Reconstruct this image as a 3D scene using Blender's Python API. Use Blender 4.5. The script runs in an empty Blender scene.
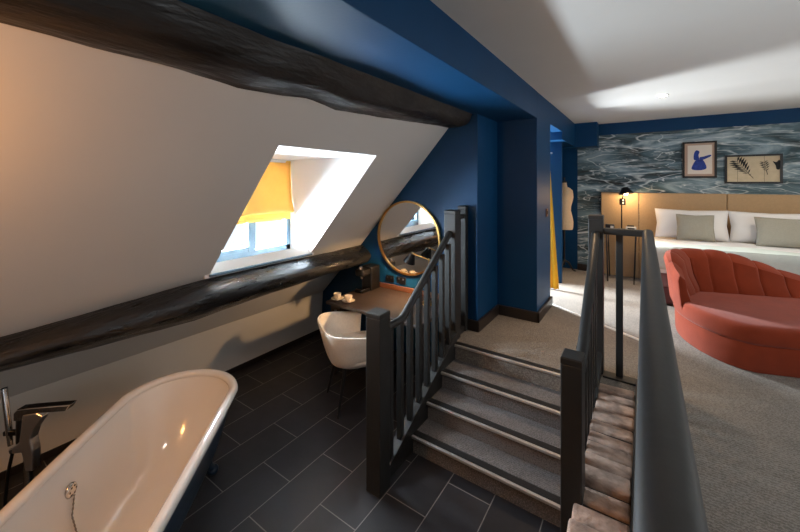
import bpy, bmesh, math, random
from math import sin, cos, pi, radians, sqrt, atan2
from mathutils import Vector, Matrix, noise

random.seed(7)
scene = bpy.context.scene
COL = scene.collection

# ------------------------------------------------------------------ camera
cam_data = bpy.data.cameras.new("camera")
cam = bpy.data.objects.new("camera", cam_data)
COL.objects.link(cam)
cam.location = (0, 0, 1.85)
cam.rotation_euler = (pi / 2, 0, 0.6042)
cam_data.sensor_width = 36
cam_data.lens = 36 * 353.43 / 800
cam_data.shift_y = -(266 - 182.76) / 800
cam_data.clip_start = 0.02
scene.camera = cam

# ------------------------------------------------------------------ view, world, large lights
scene.view_settings.view_transform = 'Standard'
scene.view_settings.look = 'None'
scene.view_settings.gamma = 1
scene.view_settings.use_curve_mapping = False
scene.view_settings.exposure = 0.12
scene.cycles.use_denoising = True
scene.cycles.max_bounces = 10
scene.cycles.diffuse_bounces = 6
scene.cycles.sample_clamp_indirect = 6

world = bpy.data.worlds.new("daylight")
scene.world = world
world.use_nodes = True
wb = world.node_tree.nodes['Background']
wb.inputs[0].default_value = (0.80, 0.90, 1.0, 1)
wb.inputs[1].default_value = 1.2


def area(name, loc, target, sx, sy, energy, color, spread=180):
    d = bpy.data.lights.new(name, 'AREA')
    d.shape = 'RECTANGLE'
    d.size, d.size_y = sx, sy
    d.energy = energy
    d.color = color
    d.spread = radians(spread)
    o = bpy.data.objects.new(name, d)
    COL.objects.link(o)
    o.location = loc
    o.rotation_euler = (Vector(target) - Vector(loc)).to_track_quat('-Z', 'Y').to_euler()
    return o


def point(name, loc, energy, color, radius=0.04):
    d = bpy.data.lights.new(name, 'POINT')
    d.energy = energy
    d.color = color
    d.shadow_soft_size = radius
    o = bpy.data.objects.new(name, d)
    COL.objects.link(o)
    o.location = loc
    return o


def spot(name, loc, target, energy, color, angle, blend=0.4, radius=0.03):
    d = bpy.data.lights.new(name, 'SPOT')
    d.energy = energy
    d.color = color
    d.spot_size = radians(angle)
    d.spot_blend = blend
    d.shadow_soft_size = radius
    o = bpy.data.objects.new(name, d)
    COL.objects.link(o)
    o.location = loc
    o.rotation_euler = (Vector(target) - Vector(loc)).to_track_quat('-Z', 'Y').to_euler()
    return o


WARM = (1.0, 0.62, 0.30)
DAY = (0.84, 0.93, 1.0)
# daylight at the dormer window, at the window of the dressing alcove and at the bedroom's own window
area("dormer_daylight", (-3.05, 1.81, 1.62), (-2.0, 1.81, 1.62), 0.86, 0.82, 680, (0.74, 0.88, 1.0))
area("alcove_daylight", (-2.45, 4.91, 1.72), (-0.5, 4.35, 0.75), 0.38, 1.0, 400, DAY, 175)
area("bedroom_daylight", (2.75, 1.6, 1.75), (0.6, 2.9, 1.3), 1.4, 1.3, 19, (0.95, 0.97, 1.0))
# wall lamps of the bathing area, then unseen spots added as fill light
point("bath_wall_lamp", (-1.66, -0.40, 1.96), 33, (1.0, 0.44, 0.13), 0.08)
spot("bath_fill_spot", (-1.10, 0.55, 2.44), (-1.72, 1.75, 0), 20, (1.0, 0.86, 0.72), 66, 0.9, 0.06)  # added fill for the tub, chair and tiles, no fitting here
spot("landing_fill_spot", (-0.45, 3.2, 2.72), (-0.45, 3.1, 0), 70, (1.0, 0.66, 0.38), 60, 0.9)  # added to warm the landing carpet, no fitting modelled
spot("bedside_fill_spot", (-0.35, 5.1, 2.72), (-0.42, 5.15, 0), 110, (1.0, 0.74, 0.5), 62, 0.9)  # added to brighten the floor around the bedside table
spot("bed_fill_spot", (1.3, 4.9, 2.72), (1.2, 5.2, 0), 34, (1.0, 0.82, 0.62), 120, 0.9)  # added soft fill over the bedding, source unseen


# ------------------------------------------------------------------ materials
def lin(c):
    return tuple(((x / 255) / 12.92 if x / 255 <= 0.04045 else ((x / 255 + 0.055) / 1.055) ** 2.4) for x in c)


def mat(name, rgb, rough=0.5, metal=0.0, var=0.0, vscale=6.0, bump=0.0, bscale=40.0, spec=0.5, sheen=0.0,
        coat=0.0, rvar=0.0, stretch=(1, 1, 1), emit=None, emit_s=0.0):
    m = bpy.data.materials.new(name)
    m.use_nodes = True
    nt = m.node_tree
    b = nt.nodes['Principled BSDF']
    c = lin(rgb)
    b.inputs['Base Color'].default_value = (*c, 1)
    b.inputs['Roughness'].default_value = rough
    b.inputs['Metallic'].default_value = metal
    b.inputs['Specular IOR Level'].default_value = spec
    b.inputs['Sheen Weight'].default_value = sheen
    b.inputs['Coat Weight'].default_value = coat
    if emit:
        b.inputs['Emission Color'].default_value = (*emit, 1)
        b.inputs['Emission Strength'].default_value = emit_s
    tc = nt.nodes.new('ShaderNodeTexCoord')
    mp = nt.nodes.new('ShaderNodeMapping')
    mp.inputs['Scale'].default_value = stretch
    nt.links.new(tc.outputs['Object'], mp.inputs[0])
    n = nt.nodes.new('ShaderNodeTexNoise')
    n.inputs['Scale'].default_value = vscale
    n.inputs['Detail'].default_value = 5
    nt.links.new(mp.outputs[0], n.inputs['Vector'])
    r = nt.nodes.new('ShaderNodeValToRGB')
    r.color_ramp.elements[0].position = 0.3
    r.color_ramp.elements[1].position = 0.7
    r.color_ramp.elements[0].color = (*[x * (1 - var) for x in c], 1)
    r.color_ramp.elements[1].color = (*[min(1, x * (1 + var)) for x in c], 1)
    nt.links.new(n.outputs['Fac'], r.inputs[0])
    nt.links.new(r.outputs[0], b.inputs['Base Color'])
    if rvar:
        mr = nt.nodes.new('ShaderNodeMapRange')
        mr.inputs[1].default_value = 0.35
        mr.inputs[2].default_value = 0.65
        mr.inputs[3].default_value = max(0.05, rough - rvar)
        mr.inputs[4].default_value = min(1, rough + rvar)
        nt.links.new(n.outputs['Fac'], mr.inputs[0])
        nt.links.new(mr.outputs[0], b.inputs['Roughness'])
    if bump:
        n2 = nt.nodes.new('ShaderNodeTexNoise')
        n2.inputs['Scale'].default_value = bscale
        n2.inputs['Detail'].default_value = 4
        nt.links.new(mp.outputs[0], n2.inputs['Vector'])
        bp = nt.nodes.new('ShaderNodeBump')
        bp.inputs['Strength'].default_value = bump
        bp.inputs['Distance'].default_value = 0.01
        nt.links.new(n2.outputs['Fac'], bp.inputs['Height'])
        nt.links.new(bp.outputs[0], b.inputs['Normal'])
    return m


M = {}
M['white'] = mat('white_paint', (214, 210, 204), 0.7, var=0.02, vscale=2, bump=0.04, bscale=18, spec=0.3)
M['white_reveal'] = mat('white_gloss_paint', (235, 235, 235), 0.45, var=0.01)
M['blue'] = mat('navy_paint', (10, 60, 98), 0.5, var=0.06, vscale=3, bump=0.05, bscale=60, spec=0.22)
M['wood_black'] = mat('charcoal_paint', (42, 42, 41), 0.46, var=0.08, vscale=8, bump=0.05, bscale=30, spec=0.4)
M['skirting'] = mat('dark_skirting', (38, 32, 30), 0.4, var=0.1)
M['beam'] = mat('blackened_oak', (34, 34, 35), 0.35, var=0.45, vscale=7, bump=0.9, bscale=22, rvar=0.16, stretch=(2.2, 0.6, 2.2))
M['beam_top'] = mat('brown_black_oak', (36, 31, 28), 0.5, var=0.4, vscale=6, bump=0.8, bscale=16, rvar=0.2, stretch=(2.2, 0.6, 2.2))
M['metal_strip'] = mat('aluminium', (214, 212, 208), 0.45, 0.85, var=0.04)
M['rubber'] = mat('black_rubber', (18, 18, 20), 0.6, bump=0.3, bscale=120)
M['chrome'] = mat('chrome', (222, 220, 218), 0.15, 1.0)
M['satin'] = mat('satin_chrome', (228, 224, 220), 0.34, 1.0)
M['black_metal'] = mat('black_metal', (20, 20, 22), 0.35, 0.4)
M['black_gloss'] = mat('black_plastic', (14, 13, 13), 0.33, var=0.05)
M['brass'] = mat('brushed_brass', (205, 160, 95), 0.28, 1.0, var=0.05)
M['mirror'] = mat('mirror_glass', (235, 235, 235), 0.015, 1.0)
M['desk'] = mat('dark_walnut', (54, 46, 43), 0.36, var=0.25, vscale=4, stretch=(1, 8, 8), bump=0.06)
M['desk_up'] = mat('walnut_upstand', (96, 60, 42), 0.4, var=0.2, vscale=4, stretch=(1, 8, 8))
M['enamel'] = mat('white_enamel', (232, 228, 222), 0.12, var=0.01, coat=0.5)
M['tub_out'] = mat('navy_enamel', (24, 42, 60), 0.35, var=0.05)
M['chair'] = mat('oatmeal_fabric', (238, 229, 216), 0.85, var=0.05, vscale=60, bump=0.25, bscale=250, sheen=0.2)
M['chair_leg'] = mat('black_leg', (22, 22, 24), 0.4)
M['velvet'] = mat('rust_velvet', (120, 46, 23), 0.9, var=0.10, vscale=9, bump=0.12, bscale=120, sheen=0.12, spec=0.1)
M['linen'] = mat('white_linen', (228, 226, 224), 0.85, var=0.015, vscale=4, bump=0.25, bscale=14)
M['grey_cushion'] = mat('grey_green_linen', (150, 146, 132), 0.9, var=0.05, vscale=80, bump=0.3, bscale=200)
M['throw'] = mat('sage_throw', (194, 202, 194), 0.9, var=0.03, vscale=30, bump=0.3, bscale=120)
M['bedbase'] = mat('mauve_upholstery', (128, 98, 98), 0.85, var=0.08, bump=0.15, bscale=120)
M['bedbase2'] = mat('maroon_upholstery', (88, 50, 50), 0.85, var=0.08, bump=0.15, bscale=120)
M['plinth'] = mat('grey_blue_plinth', (120, 132, 138), 0.6, var=0.05)
M['headboard'] = mat('tan_upholstery', (176, 146, 108), 0.8, var=0.05, vscale=50, bump=0.2, bscale=220, sheen=0.2)
M['yellow'] = mat('yellow_fabric', (240, 192, 96), 0.85, var=0.04, vscale=12, bump=0.15, bscale=200)
M['yellow_curtain'] = mat('yellow_curtain', (240, 176, 36), 0.85, var=0.03, vscale=12, bump=0.1, bscale=200)
M['winframe'] = mat('grey_blue_window_paint', (84, 106, 122), 0.4, var=0.03)
M['dress'] = mat('calico', (214, 184, 148), 0.85, var=0.05, vscale=40, bump=0.15, bscale=200)
M['frame_black'] = mat('black_frame', (22, 18, 16), 0.4)
M['mount'] = mat('picture_mount', (226, 214, 198), 0.8)
M['mount_tan'] = mat('pale_pink_slip', (190, 160, 138), 0.7)
M['parchment'] = mat('parchment', (206, 188, 156), 0.85, var=0.06, vscale=20)
M['ink_blue'] = mat('blue_ink', (38, 62, 140), 0.8, var=0.3, vscale=40)
M['ink_black'] = mat('black_ink', (28, 30, 30), 0.8, var=0.2, vscale=30)
M['china'] = mat('white_china', (232, 222, 206), 0.2)
M['steel'] = mat('brushed_steel', (150, 148, 145), 0.35, 1.0)
M['bulb'] = mat('lit_bulb', (255, 220, 170), 0.4, emit=(1.0, 0.72, 0.42), emit_s=14)
M['bulb_cool'] = mat('lit_downlight', (255, 250, 240), 0.4, emit=(1.0, 0.93, 0.82), emit_s=30)
M['display'] = mat('pale_display', (190, 190, 186), 0.35)
M['copper'] = mat('copper_plate', (120, 76, 56), 0.35, 0.8)
M['bricks'] = mat('worn_brick', (176, 150, 134), 0.85, var=0.45, vscale=14, bump=0.8, bscale=45)
M['mortar'] = mat('mortar', (58, 48, 42), 0.95, var=0.2, vscale=20, bump=0.5, bscale=60)
M['plug_chain'] = mat('ball_chain', (150, 148, 145), 0.25, 1.0)


def carpet(name, rgb_a, rgb_b, scale=1.0):
    m = mat(name, rgb_a, 0.95, spec=0.1)
    nt = m.node_tree
    b = nt.nodes['Principled BSDF']
    tc = nt.nodes.new('ShaderNodeTexCoord')
    big = nt.nodes.new('ShaderNodeTexNoise')
    big.inputs['Scale'].default_value = 3
    big.inputs['Detail'].default_value = 3
    vo = nt.nodes.new('ShaderNodeTexWave')
    vo.wave_type = 'BANDS'
    vo.bands_direction = 'Y'
    vo.inputs['Scale'].default_value = 13 * scale
    vo.inputs['Distortion'].default_value = 7
    vo.inputs['Detail'].default_value = 2
    vo.inputs['Detail Scale'].default_value = 6
    fine = nt.nodes.new('ShaderNodeTexNoise')
    fine.inputs['Scale'].default_value = 160
    for n in (big, vo, fine):
        nt.links.new(tc.outputs['Object'], n.inputs['Vector'])
    mx = nt.nodes.new('ShaderNodeMix')
    mx.data_type = 'RGBA'
    mx.inputs[6].default_value = (*lin(rgb_a), 1)
    mx.inputs[7].default_value = (*lin(rgb_b), 1)
    ad = nt.nodes.new('ShaderNodeMath')
    ad.operation = 'MULTIPLY_ADD'
    ad.inputs[1].default_value = 0.35
    nt.links.new(vo.outputs['Fac'], ad.inputs[0])
    ad.inputs[1].default_value = 0.6
    m2 = nt.nodes.new('ShaderNodeMath')
    m2.operation = 'MULTIPLY_ADD'
    m2.inputs[1].default_value = 0.5
    m2.inputs[2].default_value = -0.1
    nt.links.new(fine.outputs['Fac'], m2.inputs[0])
    m3 = nt.nodes.new('ShaderNodeMath')
    m3.operation = 'MULTIPLY_ADD'
    m3.inputs[1].default_value = 0.5
    nt.links.new(big.outputs['Fac'], m3.inputs[0])
    nt.links.new(m2.outputs[0], m3.inputs[2])
    nt.links.new(m3.outputs[0], ad.inputs[2])
    nt.links.new(ad.outputs[0], mx.inputs[0])
    nt.links.new(mx.outputs[2], b.inputs['Base Color'])
    bp = nt.nodes.new('ShaderNodeBump')
    bp.inputs['Strength'].default_value = 0.5
    bp.inputs['Distance'].default_value = 0.006
    nt.links.new(ad.outputs[0], bp.inputs['Height'])
    nt.links.new(bp.outputs[0], b.inputs['Normal'])
    return m


M['carpet'] = carpet('woven_carpet', (76, 72, 67), (144, 136, 127), 1.35)
M['stair_carpet'] = carpet('stair_carpet', (54, 52, 52), (128, 124, 123), 1.7)


def tile_mat():
    m = mat('slate_tiles', (44, 44, 47), 0.42)
    nt = m.node_tree
    b = nt.nodes['Principled BSDF']
    tc = nt.nodes.new('ShaderNodeTexCoord')
    sep = nt.nodes.new('ShaderNodeSeparateXYZ')
    nt.links.new(tc.outputs['Object'], sep.inputs[0])
    ax = nt.nodes.new('ShaderNodeMath')
    ax.inputs[1].default_value = 3.96
    ay = nt.nodes.new('ShaderNodeMath')
    ay.inputs[1].default_value = 4.087
    nt.links.new(sep.outputs[0], ax.inputs[0])
    nt.links.new(sep.outputs[1], ay.inputs[0])
    cb = nt.nodes.new('ShaderNodeCombineXYZ')
    nt.links.new(ay.outputs[0], cb.inputs[0])
    nt.links.new(ax.outputs[0], cb.inputs[1])
    br = nt.nodes.new('ShaderNodeTexBrick')
    br.offset = 0.5
    br.inputs['Scale'].default_value = 1
    br.inputs['Brick Width'].default_value = 0.55
    br.inputs['Row Height'].default_value = 0.2695
    br.inputs['Mortar Size'].default_value = 0.0028
    br.inputs['Mortar Smooth'].default_value = 0.1
    br.inputs['Color1'].default_value = (*lin((37, 36, 39)), 1)
    br.inputs['Color2'].default_value = (*lin((45, 44, 48)), 1)
    br.inputs['Mortar'].default_value = (*lin((128, 124, 118)), 1)
    nt.links.new(cb.outputs[0], br.inputs['Vector'])
    n = nt.nodes.new('ShaderNodeTexNoise')
    n.inputs['Scale'].default_value = 9
    n.inputs['Detail'].default_value = 8
    nt.links.new(tc.outputs['Object'], n.inputs['Vector'])
    mx = nt.nodes.new('ShaderNodeMix')
    mx.data_type = 'RGBA'
    mx.blend_type = 'MULTIPLY'
    mx.inputs[0].default_value = 0.45
    nt.links.new(br.outputs[0], mx.inputs[6])
    nt.links.new(n.outputs['Color'], mx.inputs[7])
    nt.links.new(br.outputs[0], b.inputs['Base Color'])
    rr = nt.nodes.new('ShaderNodeMapRange')
    rr.inputs[3].default_value = 0.33
    rr.inputs[4].default_value = 0.6
    nt.links.new(n.outputs['Fac'], rr.inputs[0])
    nt.links.new(rr.outputs[0], b.inputs['Roughness'])
    ht = nt.nodes.new('ShaderNodeMath')
    ht.operation = 'MULTIPLY_ADD'
    ht.inputs[1].default_value = -1.0
    nt.links.new(br.outputs['Fac'], ht.inputs[0])
    n5 = nt.nodes.new('ShaderNodeMath')
    n5.operation = 'MULTIPLY'
    n5.inputs[1].default_value = 0.5
    nt.links.new(n.outputs['Fac'], n5.inputs[0])
    nt.links.new(n5.outputs[0], ht.inputs[2])
    bp = nt.nodes.new('ShaderNodeBump')
    bp.inputs['Strength'].default_value = 0.35
    bp.inputs['Distance'].default_value = 0.008
    nt.links.new(ht.outputs[0], bp.inputs['Height'])
    nt.links.new(bp.outputs[0], b.inputs['Normal'])
    return m


M['tiles'] = tile_mat()


def wallpaper_mat():
    m = mat('sea_wallpaper', (70, 92, 104), 0.75, spec=0.25)
    nt = m.node_tree
    L = nt.links.new
    b = nt.nodes['Principled BSDF']
    tc = nt.nodes.new('ShaderNodeTexCoord')
    mp = nt.nodes.new('ShaderNodeMapping')
    mp.inputs['Scale'].default_value = (0.7, 0.7, 2.6)
    L(tc.outputs['Object'], mp.inputs[0])
    # broad swell of the water: slate, teal and brown-black patches
    n1 = nt.nodes.new('ShaderNodeTexNoise')
    n1.inputs['Scale'].default_value = 1.7
    n1.inputs['Detail'].default_value = 6
    n1.inputs['Distortion'].default_value = 1.2
    L(mp.outputs[0], n1.inputs['Vector'])
    r1 = nt.nodes.new('ShaderNodeValToRGB')
    cr = r1.color_ramp
    cr.elements[0].position = 0.33
    cr.elements[0].color = (*lin((52, 52, 49)), 1)
    cr.elements[1].position = 0.68
    cr.elements[1].color = (*lin((160, 178, 184)), 1)
    e = cr.elements.new(0.46)
    e.color = (*lin((72, 92, 98)), 1)
    e = cr.elements.new(0.56)
    e.color = (*lin((100, 122, 130)), 1)
    L(n1.outputs['Fac'], r1.inputs[0])
    # foam: thin crests
    mp2 = nt.nodes.new('ShaderNodeMapping')
    mp2.inputs['Scale'].default_value = (0.45, 0.45, 2.3)
    mp2.inputs['Rotation'].default_value = (0, 0.10, 0)
    L(tc.outputs['Object'], mp2.inputs[0])
    outs = []
    for sc, wid, dist in ((1.5, 0.014, 0.6), (2.6, 0.016, 0.9), (7.0, 0.026, 0.5)):
        n = nt.nodes.new('ShaderNodeTexNoise')
        n.inputs['Scale'].default_value = sc
        n.inputs['Detail'].default_value = 3
        n.inputs['Distortion'].default_value = dist
        L(mp2.outputs[0], n.inputs['Vector'])
        s = nt.nodes.new('ShaderNodeMath')
        s.operation = 'SUBTRACT'
        s.inputs[1].default_value = 0.5
        L(n.outputs['Fac'], s.inputs[0])
        a = nt.nodes.new('ShaderNodeMath')
        a.operation = 'ABSOLUTE'
        L(s.outputs[0], a.inputs[0])
        r = nt.nodes.new('ShaderNodeMapRange')
        r.inputs[1].default_value = 0.0
        r.inputs[2].default_value = wid
        r.inputs[3].default_value = 1.0
        r.inputs[4].default_value = 0.0
        L(a.outputs[0], r.inputs[0])
        outs.append(r)
    mxx = nt.nodes.new('ShaderNodeMath')
    mxx.operation = 'MAXIMUM'
    L(outs[0].outputs[0], mxx.inputs[0])
    L(outs[1].outputs[0], mxx.inputs[1])
    h = nt.nodes.new('ShaderNodeMath')
    h.operation = 'MULTIPLY_ADD'
    h.inputs[1].default_value = 0.35
    L(outs[2].outputs[0], h.inputs[0])
    L(mxx.outputs[0], h.inputs[2])
    n4 = nt.nodes.new('ShaderNodeTexNoise')
    n4.inputs['Scale'].default_value = 14
    n4.inputs['Detail'].default_value = 6
    L(tc.outputs['Object'], n4.inputs['Vector'])
    mm = nt.nodes.new('ShaderNodeMath')
    mm.operation = 'MULTIPLY'
    L(h.outputs[0], mm.inputs[0])
    L(n4.outputs['Fac'], mm.inputs[1])
    cl = nt.nodes.new('ShaderNodeMath')
    cl.operation = 'MULTIPLY'
    cl.use_clamp = True
    cl.inputs[1].default_value = 1.35
    L(mm.outputs[0], cl.inputs[0])
    mx = nt.nodes.new('ShaderNodeMix')
    mx.data_type = 'RGBA'
    L(cl.outputs[0], mx.inputs[0])
    L(r1.outputs[0], mx.inputs[6])
    mx.inputs[7].default_value = (*lin((225, 232, 230)), 1)
    L(mx.outputs[2], b.inputs['Base Color'])
    return m


M['wallpaper'] = wallpaper_mat()


def glass_mat():
    m = bpy.data.materials.new('clear_pane')
    m.use_nodes = True
    nt = m.node_tree
    nt.nodes.clear()
    o = nt.nodes.new('ShaderNodeOutputMaterial')
    t = nt.nodes.new('ShaderNodeBsdfTransparent')
    g = nt.nodes.new('ShaderNodeBsdfGlossy')
    g.inputs['Roughness'].default_value = 0.02
    fr = nt.nodes.new('ShaderNodeFresnel')
    fr.inputs[0].default_value = 1.3
    mx = nt.nodes.new('ShaderNodeMixShader')
    nt.links.new(fr.outputs[0], mx.inputs[0])
    nt.links.new(t.outputs[0], mx.inputs[1])
    nt.links.new(g.outputs[0], mx.inputs[2])
    nt.links.new(mx.outputs[0], o.inputs[0])
    return m


M['glass'] = glass_mat()
_nt = M['yellow'].node_tree
_b, _o = _nt.nodes['Principled BSDF'], _nt.nodes['Material Output']
_t = _nt.nodes.new('ShaderNodeBsdfTranslucent')
_t.inputs[0].default_value = (*lin((250, 200, 96)), 1)
_m = _nt.nodes.new('ShaderNodeMixShader')
_m.inputs[0].default_value = 0.05
_nt.links.new(_b.outputs[0], _m.inputs[1])
_nt.links.new(_t.outputs[0], _m.inputs[2])
_nt.links.new(_m.outputs[0], _o.inputs[0])



# ------------------------------------------------------------------ mesh helpers
class MB:
    def __init__(self):
        self.v, self.f = [], []

    def add(self, vs, fs):
        o = len(self.v)
        self.v += [Vector(p) for p in vs]
        self.f += [tuple(i + o for i in f) for f in fs]
        return self

    def box(self, x0, x1, y0, y1, z0, z1):
        vs = [(x0, y0, z0), (x1, y0, z0), (x1, y1, z0), (x0, y1, z0), (x0, y0, z1), (x1, y0, z1), (x1, y1, z1), (x0, y1, z1)]
        return self.add(vs, [(0, 3, 2, 1), (4, 5, 6, 7), (0, 1, 5, 4), (1, 2, 6, 5), (2, 3, 7, 6), (3, 0, 4, 7)])

    def obox(self, c, s, rz=0.0, rx=0.0, ry=0.0):
        from mathutils import Euler
        R = Euler((rx, ry, rz)).to_matrix()
        a, b, d = s[0] / 2, s[1] / 2, s[2] / 2
        vs = [R @ Vector(p) + Vector(c) for p in
              [(-a, -b, -d), (a, -b, -d), (a, b, -d), (-a, b, -d), (-a, -b, d), (a, -b, d), (a, b, d), (-a, b, d)]]
        return self.add(vs, [(0, 3, 2, 1), (4, 5, 6, 7), (0, 1, 5, 4), (1, 2, 6, 5), (2, 3, 7, 6), (3, 0, 4, 7)])

    def grid(self, rows, closeu=False, closev=False, cap=False):
        n, k = len(rows), len(rows[0])
        vs = [p for r in rows for p in r]
        fs = []
        for i in range(n if closev else n - 1):
            for j in range(k if closeu else k - 1):
                a, b = i * k + j, i * k + (j + 1) % k
                c, d = ((i + 1) % n) * k + (j + 1) % k, ((i + 1) % n) * k + j
                fs.append((a, b, c, d))
        if cap:
            fs.append(tuple(range(k))[::-1])
            fs.append(tuple((n - 1) * k + j for j in range(k)))
        return self.add(vs, fs)

    def tube(self, pts, r, seg=10, cap=True, prof=None):
        pts = [Vector(p) for p in pts]
        rr = r if isinstance(r, (list, tuple)) else [r] * len(pts)
        rows = []
        up = Vector((0, 0, 1))
        for i, p in enumerate(pts):
            a = pts[max(0, i - 1)]
            b = pts[min(len(pts) - 1, i + 1)]
            t = (b - a).normalized()
            u = up if abs(t.dot(up)) < 0.95 else Vector((0, 1, 0))
            s = t.cross(u).normalized()
            w = s.cross(t).normalized()
            if prof:
                rows.append([p + s * q[0] + w * q[1] for q in prof])
            else:
                rows.append([p + (s * cos(2 * pi * j / seg) + w * sin(2 * pi * j / seg)) * rr[i] for j in range(seg)])
        return self.grid(rows, closeu=True, cap=cap)

    def lathe(self, prof, c=(0, 0, 0), seg=24, cap=True, sx=1.0, sy=1.0):
        rows = [[(c[0] + r * sx * cos(2 * pi * j / seg), c[1] + r * sy * sin(2 * pi * j / seg), c[2] + z) for j in range(seg)]
                for r, z in prof]
        return self.grid(rows, closeu=True, cap=cap)

    def prism(self, poly, a, b, axis='y'):
        n = len(poly)
        mk = {'y': lambda p, t: (p[0], t, p[1]), 'x': lambda p, t: (t, p[0], p[1]), 'z': lambda p, t: (p[0], p[1], t)}[axis]
        vs = [mk(p, a) for p in poly] + [mk(p, b) for p in poly]
        fs = [tuple(range(n))[::-1], tuple(range(n, 2 * n))]
        fs += [(i, (i + 1) % n, n + (i + 1) % n, n + i) for i in range(n)]
        return self.add(vs, fs)

    def build(self, name, m, parent=None, smooth=35, bevel=0.0, bseg=2, subsurf=0, local=False):
        off = Vector((0, 0, 0))
        if parent is not None and not local:
            off = world_loc(parent)
        me = bpy.data.meshes.new(name)
        me.from_pydata([tuple(p - off) for p in self.v], [], self.f)
        bm = bmesh.new()
        bm.from_mesh(me)
        bmesh.ops.recalc_face_normals(bm, faces=bm.faces)
        bm.to_mesh(me)
        bm.free()
        if smooth:
            me.shade_smooth()
            me.set_sharp_from_angle(angle=radians(smooth))
        me.materials.append(m)
        o = bpy.data.objects.new(name, me)
        COL.objects.link(o)
        if parent is not None:
            o.parent = parent
        if bevel:
            b = o.modifiers.new('bevel', 'BEVEL')
            b.width = bevel
            b.segments = bseg
            b.limit_method = 'ANGLE'
            b.angle_limit = radians(40)
        if subsurf:
            s = o.modifiers.new('subsurf', 'SUBSURF')
            s.levels = s.render_levels = subsurf
        return o


def world_loc(o):
    p = Vector((0, 0, 0))
    while o is not None:
        p = p + Vector(o.location)
        o = o.parent
    return p


def tag(o, label=None, cat=None, group=None, kind=None):
    if label:
        o['label'] = label
    if cat:
        o['category'] = cat
    if group:
        o['group'] = group
    if kind:
        o['kind'] = kind
    return o


def thing(name, label, cat, loc=(0, 0, 0), rz=0.0, group=None):
    o = bpy.data.objects.new(name, None)
    o.empty_display_size = 0.1
    COL.objects.link(o)
    o.location = loc
    o.rotation_euler = (0, 0, rz)
    return tag(o, label, cat, group)


def struct(o):
    o['kind'] = 'structure'
    return o


def copy_tree(o, parent=None):
    c = o.copy()
    COL.objects.link(c)
    c.parent = parent
    for ch in [x for x in bpy.data.objects if x.parent == o]:
        copy_tree(ch, c)
    return c


def box(x0, x1, y0, y1, z0, z1):
    return MB().box(x0, x1, y0, y1, z0, z1)


def smoothstep(t):
    t = max(0, min(1, t))
    return t * t * (3 - 2 * t)


def interp(tab, x):
    if x <= tab[0][0]:
        return tab[0][1:]
    for a, b in zip(tab, tab[1:]):
        if x <= b[0]:
            t = (x - a[0]) / (b[0] - a[0])
            return tuple(p + (q - p) * t for p, q in zip(a[1:], b[1:]))
    return tab[-1][1:]


ZF = 0.496      # upper floor
ZC = 2.737      # bedroom ceiling
ZS = 2.479      # underside of the blue downstand

# ------------------------------------------------------------------ structure
struct(box(-3.4, -0.25, -2.6, 3.1, -0.1, 0).build('floor', M['tiles'], smooth=0))
fl = MB()
fl.box(-0.045, 3.0, -2.6, 2.70, 0.2, ZF)
fl.box(-1.29, 3.0, 2.70, 6.2, 0.2, ZF)
fl.box(-1.44, -1.29, 2.735, 3.06, 0.2, ZF)
fl.box(-2.7, -1.29, 4.10, 6.2, 0.2, ZF)
struct(fl.build('floor_carpet', M['carpet'], smooth=0))

# knee wall and sloping wall with the dormer opening
struct(MB().prism([(-3.3, -0.05), (-3.26, 0.51), (-3.36, 0.51), (-3.40, -0.05)], -2.6, 3.06).build('wall_left', M['white'], smooth=0))
SX = lambda z: -1.557 + (z - 2.357) / 1.113
DY0, DY1 = 1.341, 2.285
DZ0, DZ1 = 1.185, 2.075
sl = MB()


def slab(za, zb, y0, y1, xa=None, xb=None):
    xa = SX(za) if xa is None else xa
    xb = SX(zb) if xb is None else xb
    t = 0.06
    vs = [(xa, y0, za), (xb, y0, zb), (xb, y1, zb), (xa, y1, za)]
    vs += [(x - t, y, z + t) for x, y, z in vs]
    sl.add(vs, [(0, 1, 2, 3), (4, 7, 6, 5), (0, 4, 5, 1), (1, 5, 6, 2), (2, 6, 7, 3), (3, 7, 4, 0)])


slab(0.51, DZ0, -2.6, 3.06, xa=-3.26)
slab(DZ0, DZ1, -2.6, DY0 - 0.003)
slab(DZ0, DZ1, DY1 + 0.003, 3.06)
slab(DZ1, 2.62, -2.6, 3.06)
struct(sl.build('wall_slope', M['white'], smooth=0))

XW = -2.91
rv = MB()
rv.box(XW - 0.10, SX(DZ0) - 0.002, DY0 - 0.04, DY1 + 0.04, DZ0 - 0.03, DZ0)          # sill
rv.prism([(XW - 0.10, DZ0), (SX(DZ0) - 0.004, DZ0), (SX(DZ1) - 0.004, DZ1), (XW - 0.10, DZ1)], DY0 - 0.04, DY0)
rv.prism([(XW - 0.10, DZ0), (SX(DZ0) - 0.004, DZ0), (SX(DZ1) - 0.004, DZ1), (XW - 0.10, DZ1)], DY1, DY1 + 0.04)
rv.box(XW - 0.10, SX(DZ1) - 0.004, DY0 - 0.04, DY1 + 0.04, DZ1, DZ1 + 0.04)
struct(rv.build('wall_dormer', M['white_reveal'], smooth=0))
struct(MB().box(SX(DZ0) - 0.02, SX(DZ0) + 0.012, DY0 - 0.01, DY1 + 0.012, DZ0 - 0.024, DZ0 - 0.004).build('trim_sill', M['winframe'], smooth=0, bevel=0.004))

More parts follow.
